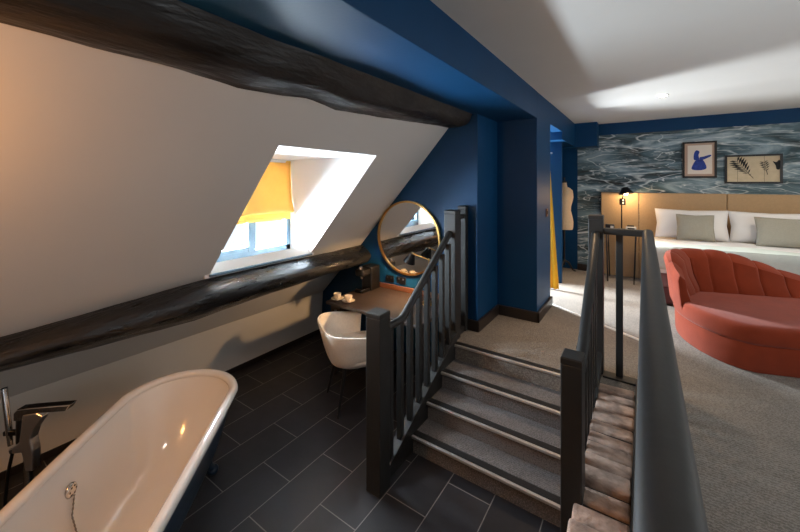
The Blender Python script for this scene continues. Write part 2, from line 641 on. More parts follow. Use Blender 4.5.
# dormer window
w = MB()
fy0, fy1, fz0, fz1 = DY0, DY1, DZ0, DZ1
w.box(XW - 0.06, XW, fy0, fy1, fz0, fz0 + 0.055)
w.box(XW - 0.06, XW, fy0, fy1, fz1 - 0.055, fz1)
w.box(XW - 0.06, XW, fy0, fy0 + 0.05, fz0, fz1)
w.box(XW - 0.06, XW, fy1 - 0.05, fy1, fz0, fz1)
win = struct(w.build('window_1', M['winframe'], smooth=0, bevel=0.004))
ym = 1.86
w = MB()
w.box(XW - 0.05, XW + 0.012, ym - 0.035, ym + 0.035, fz0 + 0.05, fz1 - 0.05)
w.box(XW - 0.045, XW + 0.006, fy0 + 0.05, ym - 0.035, fz0 + 0.055, fz0 + 0.09)
w.build('mullion', M['winframe'], win, smooth=0, bevel=0.004)
MB().box(XW - 0.034, XW - 0.030, fy0 + 0.05, ym - 0.035, fz0 + 0.055, fz1 - 0.055).build('pane', M['glass'], win, smooth=0)
MB().box(XW - 0.034, XW - 0.030, ym + 0.035, fy1 - 0.05, fz0 + 0.055, fz1 - 0.055).build('pane', M['glass'], win, smooth=0)

# blue walls
struct(box(-3.36, -1.25, 3.05, 3.15, 0, 2.52).build('wall_back', M['blue'], smooth=0))
struct(box(-1.36, -1.25, 3.15, 3.70, ZF - 0.2, 2.52).build('wall_recess', M['blue'], smooth=0))
struct(box(-1.36, -0.855, 3.583, 4.175, ZF - 0.2, ZC).build('wall_pillar', M['blue'], smooth=0, bevel=0.004))
struct(box(-2.75, -1.36, 4.06, 4.175, ZF - 0.2, ZC).build('wall_alcove', M['blue'], smooth=0))
hd = MB()
hd.box(-2.2, -0.855, -2.6, 3.583, ZS, ZC + 0.02)
struct(hd.build('ceiling_downstand', M['blue'], smooth=0, bevel=0.004))
lt = MB()
lt.box(-0.975, -0.855, 4.175, 4.86, 2.50, ZC)
lt.box(-1.05, -0.855, 4.86, 5.85, 2.40, ZC)
struct(lt.build('wall_lintel', M['blue'], smooth=0))
struct(box(-1.05, -0.562, 5.85, 6.12, 2.385, ZC).build('wall_boxing', M['blue'], smooth=0, bevel=0.004))
# outer alcove wall with its window opening, and the thin partition before the dress form
aw = MB()
aw.box(-2.38, -2.30, 4.175, 4.72, ZF, ZC)
aw.box(-2.38, -2.30, 5.09, 6.12, ZF, ZC)
aw.box(-2.38, -2.30, 4.72, 5.09, ZF, 1.2)
aw.box(-2.38, -2.30, 4.72, 5.09, 2.30, ZC)
struct(aw.build('wall_alcove_outer', M['blue'], smooth=0))
struct(MB().prism([(-0.912, 5.15), (-0.912, 5.20), (-2.34, 5.20), (-2.34, 5.09), (-1.40, 5.028)], ZF - 0.1, ZC, 'z').build('wall_partition', M['blue'], smooth=0))
struct(box(-2.75, 3.0, 6.12, 6.22, ZF - 0.2, ZC + 0.1).build('wall_far', M['blue'], smooth=0))
struct(box(-0.853, 3.0, 6.112, 6.125, ZF + 0.09, 2.565).build('wall_far_paper', M['wallpaper'], smooth=0))
# bedroom right wall with its window, and the wall behind
rw = MB()
rw.box(2.9, 3.0, -2.6, 0.8, 0.2, ZC)
rw.box(2.9, 3.0, 2.4, 6.12, 0.2, ZC)
rw.box(2.9, 3.0, 0.8, 2.4, 0.2, 1.0)
rw.box(2.9, 3.0, 0.8, 2.4, 2.5, ZC)
struct(rw.build('wall_right', M['white'], smooth=0))
struct(box(-3.4, 3.0, -2.7, -2.6, -0.1, ZC + 0.1).build('wall_near', M['white'], smooth=0))
struct(box(-2.75, 3.0, -2.6, 6.2, ZC, ZC + 0.1).build('ceiling', M['white'], smooth=0))

# baseboards
bb = MB()
bb.box(-1.25, -1.225, 3.03, 3.583, ZF, ZF + 0.10)
bb.box(-1.40, -1.225, 3.028, 3.05, ZF, ZF + 0.10)
bb.box(-1.25, -0.83, 3.558, 3.583, ZF, ZF + 0.10)
bb.box(-0.855, -0.83, 3.558, 4.175, ZF, ZF + 0.10)
struct(bb.build('baseboard_landing', M['skirting'], smooth=0, bevel=0.006))
struct(box(-0.853, 3.0, 6.09, 6.12, ZF, ZF + 0.10).build('baseboard_far', M['skirting'], smooth=0, bevel=0.005))
struct(box(-3.32, -3.285, -2.6, 3.05, 0, 0.05).build('baseboard_left', M['skirting'], smooth=0, bevel=0.004))
struct(box(-3.28, -1.45, 3.025, 3.05, 0, 0.08).build('baseboard_back', M['skirting'], smooth=0, bevel=0.004))

# brick ledge beside the stair
random.seed(3)
struct(box(-0.245, -0.05, 0.3, 2.815, 0.0, ZF - 0.022).build('wall_ledge', M['mortar'], smooth=0))
br = MB()
y = 0.62
while y < 2.74:
    wd = random.uniform(0.088, 0.122)
    h = random.uniform(-0.012, 0.014)
    if y + wd > 2.82:
        wd = 2.82 - y
    br.obox((-0.147 + random.uniform(-0.004, 0.004), y + wd / 2, ZF - 0.045 + h), (0.206, wd - 0.016, 0.09),
            rz=random.uniform(-0.05, 0.05), rx=random.uniform(-0.10, 0.10), ry=random.uniform(-0.03, 0.03))
    y += wd
ob = br.build('trim_ledge_bricks', M['bricks'], smooth=50, bevel=0.014, bseg=3)
struct(ob)


# beams
def beam(name, stations, m, seg=22, step=0.05, amp=0.012, sd=0.0, label=None, holes=()):
    """stations: (y, [cross-section (x,z) control points]) interpolated along y."""
    ys = []
    y = stations[0][0]
    while y < stations[-1][0]:
        ys.append(y)
        y += step
    ys.append(stations[-1][0])
    k = len(stations[0][1])
    tabs = [[(s[0], s[1][i][0], s[1][i][1]) for s in stations] for i in range(k)]
    rows = []
    for y in ys:
        ctrl = [Vector(interp(t, y)) for t in tabs]
        cen = sum(ctrl, Vector((0, 0))) / k
        row = []
        for i in range(k):
            p0, p1, p2, p3 = ctrl[i - 1], ctrl[i], ctrl[(i + 1) % k], ctrl[(i + 2) % k]
            n = 5
            for j in range(n):
                t = j / n
                q = 0.5 * ((2 * p1) + (p2 - p0) * t + (2 * p0 - 5 * p1 + 4 * p2 - p3) * t * t + (3 * p1 - p0 - 3 * p2 + p3) * t ** 3)
                d = (q - cen)
                L = d.length
                nn = noise.noise(Vector((q.x * 7, y * 1.6 + sd, q.y * 7))) * amp * 1.6 + noise.noise(Vector((q.x * 22, y * 6 + sd, q.y * 22))) * amp * 0.6
                q = q + d / max(L, 1e-4) * nn
                row.append((q.x, y, q.y))
        rows.append(row)
    b = MB().grid(rows, closeu=True, cap=True)
    o = b.build(name, m, smooth=60)
    tag(o, label, 'beam')
    return o


beam('wall_beam', [
    (-1.2, [(-2.76, 1.05), (-2.64, 1.00), (-2.63, 0.94), (-2.74, 0.88), (-2.98, 0.81), (-2.92, 1.0)]),
    (0.33, [(-2.755, 1.045), (-2.62, 1.01), (-2.60, 0.955), (-2.71, 0.90), (-2.97, 0.80), (-2.92, 1.02)]),
    (0.75, [(-2.715, 1.09), (-2.58, 1.05), (-2.55, 0.97), (-2.67, 0.89), (-3.00, 0.77), (-2.90, 1.04)]),
    (1.30, [(-2.650, 1.145), (-2.51, 1.10), (-2.47, 1.02), (-2.58, 0.915), (-3.01, 0.75), (-2.86, 1.10)]),
    (2.20, [(-2.650, 1.145), (-2.51, 1.10), (-2.47, 1.03), (-2.56, 0.955), (-2.95, 0.82), (-2.86, 1.10)]),
    (3.055, [(-2.66, 1.14), (-2.53, 1.09), (-2.50, 1.02), (-2.58, 0.95), (-2.86, 0.90), (-2.86, 1.08)]),
], M['beam'], amp=0.010, sd=2.0, label='lower blackened timber beam running along the sloping wall under the dormer window')

beam('ceiling_beam', [
    (-1.20, [(-1.590, 2.325), (-1.420, 2.345), (-1.345, 2.425), (-1.330, 2.55), (-1.60, 2.60), (-1.690, 2.355)]),
    (0.19, [(-1.590, 2.325), (-1.420, 2.345), (-1.345, 2.425), (-1.330, 2.55), (-1.60, 2.60), (-1.690, 2.355)]),
    (0.69, [(-1.590, 2.325), (-1.420, 2.345), (-1.345, 2.425), (-1.330, 2.55), (-1.60, 2.60), (-1.690, 2.355)]),
    (0.96, [(-1.610, 2.303), (-1.440, 2.323), (-1.365, 2.403), (-1.350, 2.55), (-1.60, 2.60), (-1.710, 2.333)]),
    (1.23, [(-1.595, 2.318), (-1.420, 2.338), (-1.345, 2.418), (-1.330, 2.55), (-1.60, 2.60), (-1.695, 2.348)]),
    (1.37, [(-1.578, 2.332), (-1.420, 2.352), (-1.345, 2.432), (-1.330, 2.55), (-1.60, 2.60), (-1.678, 2.362)]),
    (1.60, [(-1.600, 2.312), (-1.420, 2.332), (-1.345, 2.412), (-1.330, 2.55), (-1.60, 2.60), (-1.700, 2.342)]),
    (2.08, [(-1.585, 2.330), (-1.410, 2.350), (-1.335, 2.430), (-1.320, 2.55), (-1.60, 2.60), (-1.685, 2.360)]),
    (2.60, [(-1.565, 2.352), (-1.390, 2.372), (-1.315, 2.452), (-1.300, 2.55), (-1.60, 2.60), (-1.665, 2.382)]),
    (3.08, [(-1.550, 2.370), (-1.370, 2.390), (-1.295, 2.470), (-1.280, 2.55), (-1.60, 2.60), (-1.650, 2.400)]),
    (3.58, [(-1.530, 2.400), (-1.330, 2.420), (-1.255, 2.500), (-1.240, 2.55), (-1.60, 2.60), (-1.630, 2.430)]),
], M['beam_top'], amp=0.009, sd=9.0, label='upper rough brown-black timber beam where the sloping wall meets the blue ceiling downstand')

# ------------------------------------------------------------------ staircase
NY = [2.028, 2.230, 2.450, 2.690]
R = 0.124
XL, XR = -1.304, -0.298
st = thing('staircase', 'short flight of carpeted steps with metal-edged nosings between two black balustrades', 'stairs', (-0.78, 2.03, 0))
for i in range(4):
    z = R * (i + 1)
    y1 = NY[i + 1] + 0.018 if i < 3 else NY[3] + 0.20
    zt = z - 0.001 if i == 3 else z
    b = MB()
    if i < 3:
        b.box(XL, XR, NY[i] + 0.018, y1, 0.001 if i == 0 else z - R, z)
    else:
        b.box(XL, XR, NY[3] + 0.012, NY[3] + 0.04, z - R, z - 0.004)
    b.build('step', M['stair_carpet'], st, smooth=0)
    n = MB().box(XL, XR, NY[i] - 0.004, NY[i] + 0.016, z - 0.015, z + 0.003)
    no = n.build('nosing', M['metal_strip'], st, smooth=0, bevel=0.003)
    MB().box(XL, XR, NY[i] + 0.016, NY[i] + 0.064, z, z + 0.004).build('grip_strip', M['rubber'], no, smooth=0)


def sq_baluster(b, x, y, z0, z1, s=0.036):
    b.box(x - s / 2, x + s / 2, y - s / 2, y + s / 2, z0, z1)


def newel(parent, x0, x1, y0, y1, z0, z1, name='newel_post'):
    b = MB().box(x0, x1, y0, y1, z0, z1 - 0.03)
    o = b.build(name, M['wood_black'], parent, smooth=0, bevel=0.005)
    cx, cy = (x0 + x1) / 2, (y0 + y1) / 2
    hx, hy = (x1 - x0) / 2, (y1 - y0) / 2
    c = MB().grid([[(cx - hx * k, cy - hy * k, z), (cx + hx * k, cy - hy * k, z), (cx + hx * k, cy + hy * k, z), (cx - hx * k, cy + hy * k, z)]
                   for k, z in ((1, z1 - 0.03), (1, z1 - 0.006), (0.93, z1))], closeu=True, cap=True)
    c.build('cap', M['wood_black'], o, smooth=0, bevel=0.002)
    return o


RAILP = [(0.027 * cos(a), 0.024 * sin(a) + 0.004) for a in [i * 2 * pi / 14 for i in range(14)]]


def stair_balustrade(name, label, xs, x_low, y_low, x_up, y_up, ztop_low, ztop_up, side):
    t = thing(name, label, 'balustrade', (xs, y_low[0], 0))
    newel(t, *x_low, *y_low, 0.0, ztop_low)
    newel(t, *x_up, *y_up, ZF if side > 0 else ZF, ztop_up)
    xc = sum(x_low) / 2
    xu = sum(x_up) / 2
    zs = lambda y: 0.455 + 0.52 * (y - 2.528)
    # string board
    b = MB().prism([(y_low[1], 0.001), (y_low[1], zs(y_low[1])), (y_up[0], zs(y_up[0])), (y_up[0], zs(y_up[0]) - 0.28), (2.25, 0.001)],
                   xs - 0.025, xs + 0.025, 'x')
    b.build('stair_string', M['wood_black'], t, smooth=0, bevel=0.003)
    MB().prism([(y_low[1], zs(y_low[1])), (y_up[0], zs(y_up[0])), (y_up[0], zs(y_up[0]) + 0.022), (y_low[1], zs(y_low[1]) + 0.022)],
               xs - 0.038, xs + 0.030, 'x').build('base_rail', M['wood_black'], t, smooth=0, bevel=0.003)
    pts = [(xc, y_low[1] - 0.01, 0.945), (xc, 1.90, 0.940), (xc, 1.945, 0.948), (xc, 1.985, 0.972),
           (xu, y_up[0] + 0.005, 0.972 + (y_up[0] - 1.985) * 0.585)]
    MB().tube(pts, 0, prof=RAILP).build('handrail', M['wood_black'], t, smooth=50)
    for yb in (1.812, 1.930, 2.047, 2.164, 2.281, 2.398, 2.515, 2.628):
        if yb > y_up[0] - 0.07:
            continue
        f = (yb - y_low[1]) / (y_up[0] - y_low[1])
        x = xs
        zt = 0.945 if yb < 1.945 else 0.972 + (yb - 1.985) * 0.585
        b = MB()
        sq_baluster(b, x, yb, zs(yb) - 0.012, zt - 0.005)
        b.build('baluster', M['wood_black'], t, smooth=0, bevel=0.003)
    return t


LB = stair_balustrade('stair_balustrade', 'black painted stair balustrade on the desk side of the steps, with square newels',
                      -1.33, (-1.375, -1.268), (1.63, 1.735), (-1.43, -1.322), (2.742, 2.85), 1.075, 1.612, -1)
# short guard between upper newel and wall
newel(LB, -1.415, -1.335, 2.985, 3.045, ZF, 1.636, 'wall_post')
MB().box(-1.395, -1.345, 2.85, 2.985, 1.525, 1.565).build('top_rail', M['wood_black'], LB, smooth=0, bevel=0.006)
MB().box(-1.395, -1.345, 2.85, 2.985, ZF, ZF + 0.05).build('base_rail', M['wood_black'], LB, smooth=0, bevel=0.004)
for yb in (2.905, ):
    b = MB()
    sq_baluster(b, -1.37, yb, ZF + 0.05, 1.53)
    b.build('baluster', M['wood_black'], LB, smooth=0, bevel=0.003)

RB = stair_balustrade('stair_balustrade', 'black painted stair balustrade beside the brick ledge, on the bedroom side of the steps',
                      -0.272, (-0.30, -0.215), (1.66, 1.765), (-0.331, -0.237), (2.862, 2.95), 1.095, 1.618, 1)

# landing guard: short return and the long level rail in the foreground
G = thing('landing_guard_rail', 'long level black guard rail with rounded handrail in the foreground beside the carpet', 'railing', (0.02, 2.86, ZF))
gp = []
for i in range(16):
    a = 2 * pi * i / 16
    gp.append((0.0305 * cos(a), 0.0225 * sin(a) + (0.004 if sin(a) > 0 else 0)))
MB().tube([(0.0215, -1.2, 1.510), (0.0215, 2.91, 1.510)], 0, prof=gp).build('handrail', M['wood_black'], G, smooth=50)
MB().box(-0.237, 0.0, 2.868, 2.915, 1.485, 1.530).build('top_rail', M['wood_black'], G, smooth=0, bevel=0.008)
MB().box(-0.045, 0.05, -1.2, 2.915, ZF, ZF + 0.012).build('base_rail', M['wood_black'], G, smooth=0, bevel=0.003)
MB().box(-0.236, -0.045, 2.825, 2.915, ZF - 0.02, ZF + 0.012).build('base_rail', M['wood_black'], G, smooth=0, bevel=0.003)
b = MB()
sq_baluster(b, -0.140, 2.89, ZF + 0.01, 1.50, 0.042)
b.build('baluster', M['wood_black'], G, smooth=0, bevel=0.003)
yb = 2.89
while yb > -0.6:
    b = MB()
    sq_baluster(b, 0.0215, yb, ZF + 0.01, 1.505)
    b.build('baluster', M['wood_black'], G, smooth=0, bevel=0.003)
    yb -= 0.118

# carpet threshold strip
p0, p1 = Vector((-0.855, 4.205, ZF)), Vector((0.06, 3.615, ZF))
d = (p1 - p0).normalized()
n = Vector((-d.y, d.x, 0))
b = MB()
prof = [(-0.018, 0), (-0.012, 0.006), (0, 0.009), (0.012, 0.006), (0.018, 0)]
b.grid([[p + n * q[0] + Vector((0, 0, q[1])) for q in prof] for p in (p0, p1)], closeu=True, cap=True)
M['strip'] = mat('pale_carpet_bar', (226, 222, 214), 0.4)
tag(b.build('carpet_strip', M['strip'], smooth=0), 'bright metal carpet strip running diagonally across the floor from the blue pillar', 'threshold strip')

# ------------------------------------------------------------------ roman blind
bl = thing('roman_blind', 'yellow roman blind hanging over the upper half of the dormer window', 'blind', (XW + 0.03, 1.81, DZ1))
rows = []
for zz, dx in ((2.068, 0.0), (1.95, 0.002), (1.80, 0.006), (1.68, 0.016), (1.60, 0.034), (1.575, 0.040), (1.562, 0.030)):
    rows.append([(XW + 0.02 + dx + 0.003 * sin(j * 1.3), DY0 + 0.02 + (DY1 - DY0 - 0.035 + dx * 0.3) * j / 16, zz + 0.003 * sin(j * 0.7)) for j in range(17)])
f = MB().grid(rows)
o = f.build('upper_panel', M['yellow'], bl, smooth=60)
o.modifiers.new('solid', 'SOLIDIFY').thickness = 0.006
rows = []
for zz, dx in ((1.60, 0.010), (1.55, 0.016), (1.52, 0.018), (1.492, 0.014)):
    rows.append([(XW + 0.014 + dx + 0.002 * sin(j * 1.7), DY0 + 0.02 + (DY1 - DY0 - 0.045) * j / 16, zz + 0.002 * sin(j * 0.9)) for j in range(17)])
o = MB().grid(rows).build('lower_fold', M['yellow'], bl, smooth=60)
o.modifiers.new('solid', 'SOLIDIFY').thickness = 0.006
MB().box(XW + 0.002, XW + 0.022, DY0 + 0.02, DY1 - 0.015, 2.045, 2.072).build('head_rail', M['white_reveal'], bl, smooth=0)

# ------------------------------------------------------------------ round mirror
mr = thing('wall_mirror', 'round wall mirror with a slim brass frame on the navy wall above the desk', 'mirror', (-2.0, 3.045, 1.283))
rows = []
RM = 0.372
for i in range(64):
    a = 2 * pi * i / 64
    row = []
    for q in ((-0.008, 0.0), (-0.008, -0.030), (0.010, -0.030), (0.010, 0.0)):
        r = RM + q[0]
        row.append((-2.0 + r * cos(a), 3.048 + q[1], 1.283 + r * sin(a)))
    rows.append(row)
MB().grid(rows, closeu=True, closev=True).build('frame', M['brass'], mr, smooth=40)
vs = [(-2.0 + (RM - 0.004) * cos(2 * pi * i / 64), 3.032, 1.283 + (RM - 0.004) * sin(2 * pi * i / 64)) for i in range(64)]
vs2 = [(x, 3.044, z) for x, y, z in vs]
g = MB().add(vs + vs2, [tuple(range(64)), tuple(range(64, 128))[::-1]] + [(i, (i + 1) % 64, 64 + (i + 1) % 64, 64 + i) for i in range(64)])
g.build('mirror_glass', M['mirror'], mr, smooth=0)

# ------------------------------------------------------------------ desk
DZ = 0.722
dk = thing('desk', 'dark wooden writing desk with a brown upstand under the round mirror', 'desk', (-1.95, 2.7, 0))
MB().box(-2.50, -1.455, 2.375, 3.048, DZ - 0.03, DZ).build('desk_top', M['desk'], dk, smooth=0, bevel=0.004)
MB().box(-2.50, -1.455, 3.022, 3.047, DZ, DZ + 0.05).build('upstand', M['desk_up'], dk, smooth=0, bevel=0.004)
MB().box(-2.485, -2.34, 2.43, 3.02, DZ - 0.135, DZ - 0.03).build('drawer_box', M['desk'], dk, smooth=0, bevel=0.003)
MB().box(-2.30, -1.47, 2.96, 3.02, DZ - 0.12, DZ - 0.03).build('back_rail', M['desk'], dk, smooth=0, bevel=0.003)
dr = MB().box(-2.475, -2.35, 2.416, 2.431, DZ - 0.125, DZ - 0.038).build('drawer', M['desk'], dk, smooth=0, bevel=0.003)
MB().lathe([(0.0, 0), (0.010, 0.0), (0.012, 0.01), (0.0, 0.014)], (-2.40, 2.405, DZ - 0.085), 12).build('knob', M['steel'], dr)
for lx, ly in ((-2.46, 2.45), (-1.49, 2.45), (-2.46, 3.0), (-1.49, 3.0)):
    MB().box(lx - 0.022, lx + 0.022, ly - 0.022, ly + 0.022, 0, DZ - 0.03).build('leg', M['desk'], dk, smooth=0, bevel=0.003)

# sockets over the desk
for k, (x, z, lab) in enumerate(((-2.235, 0.825, 'black double socket on the navy wall, nearer the coffee machine of the two'),
                                 (-2.085, 0.830, 'black double socket on the navy wall, directly under the mirror'))):
    s = thing('wall_socket', lab, 'socket', (x, 3.05, z), 0, 'black sockets above the desk')
    MB().box(x - 0.055, x + 0.055, 3.040, 3.051, z - 0.035, z + 0.035).build('plate', M['black_gloss'], s, smooth=0, bevel=0.004)
    for dx in (-0.026, 0.026):
        MB().box(x + dx - 0.008, x + dx + 0.008, 3.034, 3.041, z + 0.006, z + 0.022).build('rocker', M['steel'], s, smooth=0, bevel=0.001)

# coffee machine
cm = thing('coffee_machine', 'dark espresso machine with chrome head at the left back of the desk', 'coffee machine', (-2.40, 2.86, DZ))
MB().box(-2.475, -2.335, 2.86, 3.01, DZ, DZ + 0.25).build('body', M['black_gloss'], cm, smooth=0, bevel=0.018, bseg=4)
MB().box(-2.460, -2.350, 2.74, 2.87, DZ + 0.165, DZ + 0.235).build('brew_head', M['black_gloss'], cm, smooth=0, bevel=0.02, bseg=4)
MB().lathe([(0, 0), (0.018, 0), (0.022, 0.03), (0.010, 0.042), (0, 0.042)], (-2.405, 2.775, DZ + 0.225), 16).build('lever_cap', M['chrome'], cm)
MB().lathe([(0, 0), (0.012, 0), (0.016, 0.03), (0, 0.032)], (-2.405, 2.79, DZ + 0.135), 12).build('spout', M['chrome'], cm)
tr = MB().box(-2.455, -2.355, 2.735, 2.865, DZ, DZ + 0.03).build('drip_tray', M['black_gloss'], cm, smooth=0, bevel=0.006)
MB().box(-2.447, -2.363, 2.745, 2.855, DZ + 0.030, DZ + 0.034).build('grille', M['chrome'], tr, smooth=0)
MB().box(-2.495, -2.475, 2.90, 3.0, DZ + 0.02, DZ + 0.21).build('water_tank', M['black_gloss'], cm, smooth=0, bevel=0.006)


# cups and saucers
def cup_and_saucer(x, y, side):
    s = thing('saucer', 'white saucer under the %s coffee cup on the desk' % side, 'saucer', (x, y, DZ), 0, 'white saucers on the desk')
    MB().lathe([(0.0, 0.001), (0.026, 0.001), (0.034, 0.004), (0.060, 0.014), (0.061, 0.017), (0.034, 0.008), (0.024, 0.006), (0, 0.006)],
               (x, y, DZ), 28).build('dish', M['china'], s, smooth=60)
    c = thing('coffee_cup', 'small white coffee cup on the desk, the %s of the pair' % side, 'cup', (x, y, DZ + 0.007), 0, 'white coffee cups on the desk')
    MB().lathe([(0, 0), (0.018, 0), (0.024, 0.008), (0.034, 0.03), (0.037, 0.055), (0.034, 0.055), (0.031, 0.03), (0.020, 0.010), (0, 0.008)],
               (x, y, DZ + 0.007), 24).build('bowl', M['china'], c, smooth=60)
    hx, hy = 0.8, -0.6
    pts = [(x + hx * (0.033 + 0.020 * sin(t)), y + hy * (0.033 + 0.020 * sin(t)), DZ + 0.036 + 0.014 * cos(t)) for t in [i * pi / 8 for i in range(9)]]
    MB().tube(pts, 0.0042, 8).build('handle', M['china'], c)


cup_and_saucer(-2.435, 2.465, 'left')
cup_and_saucer(-2.30, 2.475, 'right')

# desk lamp
LX, LY = -1.655, 2.87
dl = thing('desk_lamp', 'brass-stemmed desk lamp with black conical shade reflected in the round mirror', 'lamp', (LX, LY, DZ))
MB().lathe([(0, 0), (0.07, 0), (0.07, 0.010), (0.06, 0.016), (0, 0.016)], (LX, LY, DZ), 28).build('base', M['brass'], dl)
MB().tube([(LX, LY, DZ + 0.01), (LX, LY, 1.142)], 0.006, 10).build('stem', M['brass'], dl)
MB().tube([(LX + 0.012, LY, 1.128), (-1.829, LY, 1.168)], 0.005, 10).build('arm', M['brass'], dl)
ax0, ax1 = Vector((-1.833, LY, 1.174)), Vector((-1.873, LY, 1.082))
MB().tube([ax0, ax0 * 0.7 + ax1 * 0.3, ax1], [0.022, 0.034, 0.060], 28, cap=False).build('shade', M['black_metal'], dl)
bb_ = ax0 * 0.45 + ax1 * 0.55
MB().tube([bb_ + Vector((0.012, 0, 0.017)), bb_], [0.012, 0.016], 12).build('bulb', M['bulb'], dl)
spot('desk_lamp_light', tuple(ax0 * 0.25 + ax1 * 0.75), (-2.9, 2.6, 0.25), 32, (1.0, 0.60, 0.28), 150, 0.6, 0.02)

# ------------------------------------------------------------------ tub chair
CH = thing('tub_chair', 'beige upholstered tub chair with black legs tucked under the desk', 'chair', (-2.03, 2.285, 0), -0.55)
# local frame: +y is the way the sitter looks, x to the right
sh_o, sh_i = MB(), MB()
NS = 40


def chair_ring(k, z, grow):
    # squarish U open to the front
    a = pi * (1.0 + k)          # k from 0 to 1 round the back
    return a


rows = []
W, D = 0.298, 0.272
for s in range(0, 49):
    t = s / 48
    ang = -0.12 * pi + 1.24 * pi * t          # right arm -> back -> left arm
    ca, sa = cos(ang), -sin(ang)
    e = 3.4
    rx = math.copysign(abs(ca) ** (2 / e), ca)
    ry = math.copysign(abs(sa) ** (2 / e), sa)
    front = max(0.0, ry)
    htop = 0.668 - 0.03 * smoothstep((ry + 0.9) / 1.2) - 0.03 * front
    row = []
    for (g, z) in ((0.74, 0.385), (0.82, 0.40), (0.90, 0.47), (0.99, 0.57), (1.08, htop - 0.012), (1.06, htop + 0.004), (1.00, htop), (0.96, htop - 0.02), (0.90, 0.54), (0.82, 0.45), (0.74, 0.42)):
        row.append((rx * W * g, ry * D * g - 0.02, z))
    rows.append(row)
b = MB().grid(rows, closeu=True, cap=True)
b.build('shell', M['chair'], CH, smooth=60, local=True)
rows = []
for z, g in ((0.375, 0.70), (0.380, 0.78), (0.42, 0.86), (0.455, 0.86), (0.470, 0.80), (0.475, 0.5)):
    rows.append([(math.copysign(abs(cos(a)) ** 0.6, cos(a)) * W * g, math.copysign(abs(sin(a)) ** 0.6, sin(a)) * D * g + 0.01, z) for a in [i * 2 * pi / 40 for i in range(40)]])
MB().grid(rows, closeu=True, cap=True).build('seat', M['chair'], CH, smooth=60, local=True)
for sx, sy in ((-1, -1), (1, -1), (-1, 1), (1, 1)):
    MB().tube([(sx * 0.13, sy * 0.12 - 0.01, 0.39), (sx * 0.19, sy * 0.20 - 0.01, 0.0)], [0.018, 0.010], 12).build('leg', M['chair_leg'], CH, local=True)

# ------------------------------------------------------------------ bathtub
A = Vector((-0.68, 0.733, 0))
N = Vector((0.733, 0.68, 0))
CB = A * 1.80 + N * -0.997
BT = thing('bathtub', 'freestanding white roll-top bath with navy outside and claw feet on the slate tiles', 'bathtub', (CB.x, CB.y, 0))
LH, WH = 0.75, 0.33


def tub_ring(off, z, seg=72, off_l=None):
    """capsule outline shrunk by off"""
    off_l = off if off_l is None else off_l
    pts = []
    for i in range(seg):
        a = 2 * pi * i / seg
        ca, sa = cos(a), sin(a)
        r = WH - off
        st = LH - WH - (off_l - off)
        u = ca * r + math.copysign(st, ca) * (1 if abs(ca) > 1e-6 else 0) * min(1, abs(ca) * 6)
        v = sa * r
        p = CB + A * u + N * v
        pts.append((p.x, p.y, z))
    return pts


rim = []
for k in range(13):
    a = -0.15 * pi + 1.3 * pi * k / 12
    rim.append((0.026 - 0.026 * cos(a), 0.582 + 0.024 * sin(a)))
rows = [tub_ring(o, z) for o, z in rim]
MB().grid(rows, closeu=True).build('rolled_rim', M['enamel'], BT, smooth=70)
inner = [(0.040, 0.578, 0.040), (0.055, 0.54, 0.060), (0.080, 0.44, 0.110), (0.110, 0.32, 0.195), (0.15, 0.235, 0.28), (0.20, 0.195, 0.36), (0.26, 0.180, 0.44), (0.32, 0.178, 0.50)]
rows = [tub_ring(o, z, off_l=ol) for o, z, ol in inner]
b = MB().grid(rows, closeu=True)
b.f.append(tuple(len(b.v) - 72 + i for i in range(72)))
b.build('basin', M['enamel'], BT, smooth=70)
outer = [(0.020, 0.572, 0.02), (0.035, 0.54, 0.04), (0.060, 0.42, 0.085), (0.090, 0.30, 0.17), (0.13, 0.20, 0.25), (0.18, 0.15, 0.33), (0.25, 0.135, 0.42)]
rows = [tub_ring(o, z, off_l=ol) for o, z, ol in outer]
b = MB().grid(rows, closeu=True)
b.f.append(tuple(len(b.v) - 72 + i for i in range(72)))
b.build('outer_shell', M['tub_out'], BT, smooth=70)
for su in (-1, 1):
    for sv in (-1, 1):
        q = [CB + A * (su * 0.46) + N * (sv * 0.10) + Vector((0, 0, 0.205)), CB + A * (su * 0.55) + N * (sv * 0.125) + Vector((0, 0, 0.125)),
             CB + A * (su * 0.57) + N * (sv * 0.13) + Vector((0, 0, 0.07)), CB + A * (su * 0.60) + N * (sv * 0.138) + Vector((0, 0, 0.026))]
        fm = MB().tube(q, [0.040, 0.030, 0.020, 0.024], 14)
        e = q[-1]
        fm.lathe([(0, -0.024), (0.022, -0.024), (0.034, -0.012), (0.034, 0.006), (0.022, 0.022), (0, 0.026)], e, 16)
        fm.build('claw_foot', M['tub_out'], BT, smooth=60)
# overflow on the wall side, with the plug chain
oc = CB + A * 0.0 + N * -(WH - 0.078)
oc.z = 0.455
of = MB()
rows = []
for r, dpt in ((0.0, 0.012), (0.014, 0.012), (0.026, 0.010), (0.032, 0.004), (0.032, -0.004)):
    rows.append([oc + A * (r * cos(t)) + Vector((0, 0, r * sin(t))) + N * dpt for t in [i * 2 * pi / 24 for i in range(24)]])
of.grid(rows, closeu=True)
ov = of.build('overflow', M['chrome'], BT, smooth=50)
for t in range(6):
    a = t * pi / 3
    c = oc + A * (0.018 * cos(a)) + Vector((0, 0, 0.018 * sin(a))) + N * 0.0115
    MB().tube([c - N * 0.002, c + N * 0.0012], 0.0042, 8).build('overflow_hole', M['black_gloss'], ov)
pts = [oc + N * 0.016 + Vector((0, 0, -0.02))]
for (o, z) in ((0.100, 0.36), (0.124, 0.29), (0.156, 0.228), (0.195, 0.203), (0.25, 0.189), (0.31, 0.186)):
    pp = CB + N * -(WH - o - 0.006) - A * (0.02 + (0.455 - z) * 0.12)
    pp.z = z + 0.004
    pts.append(pp)
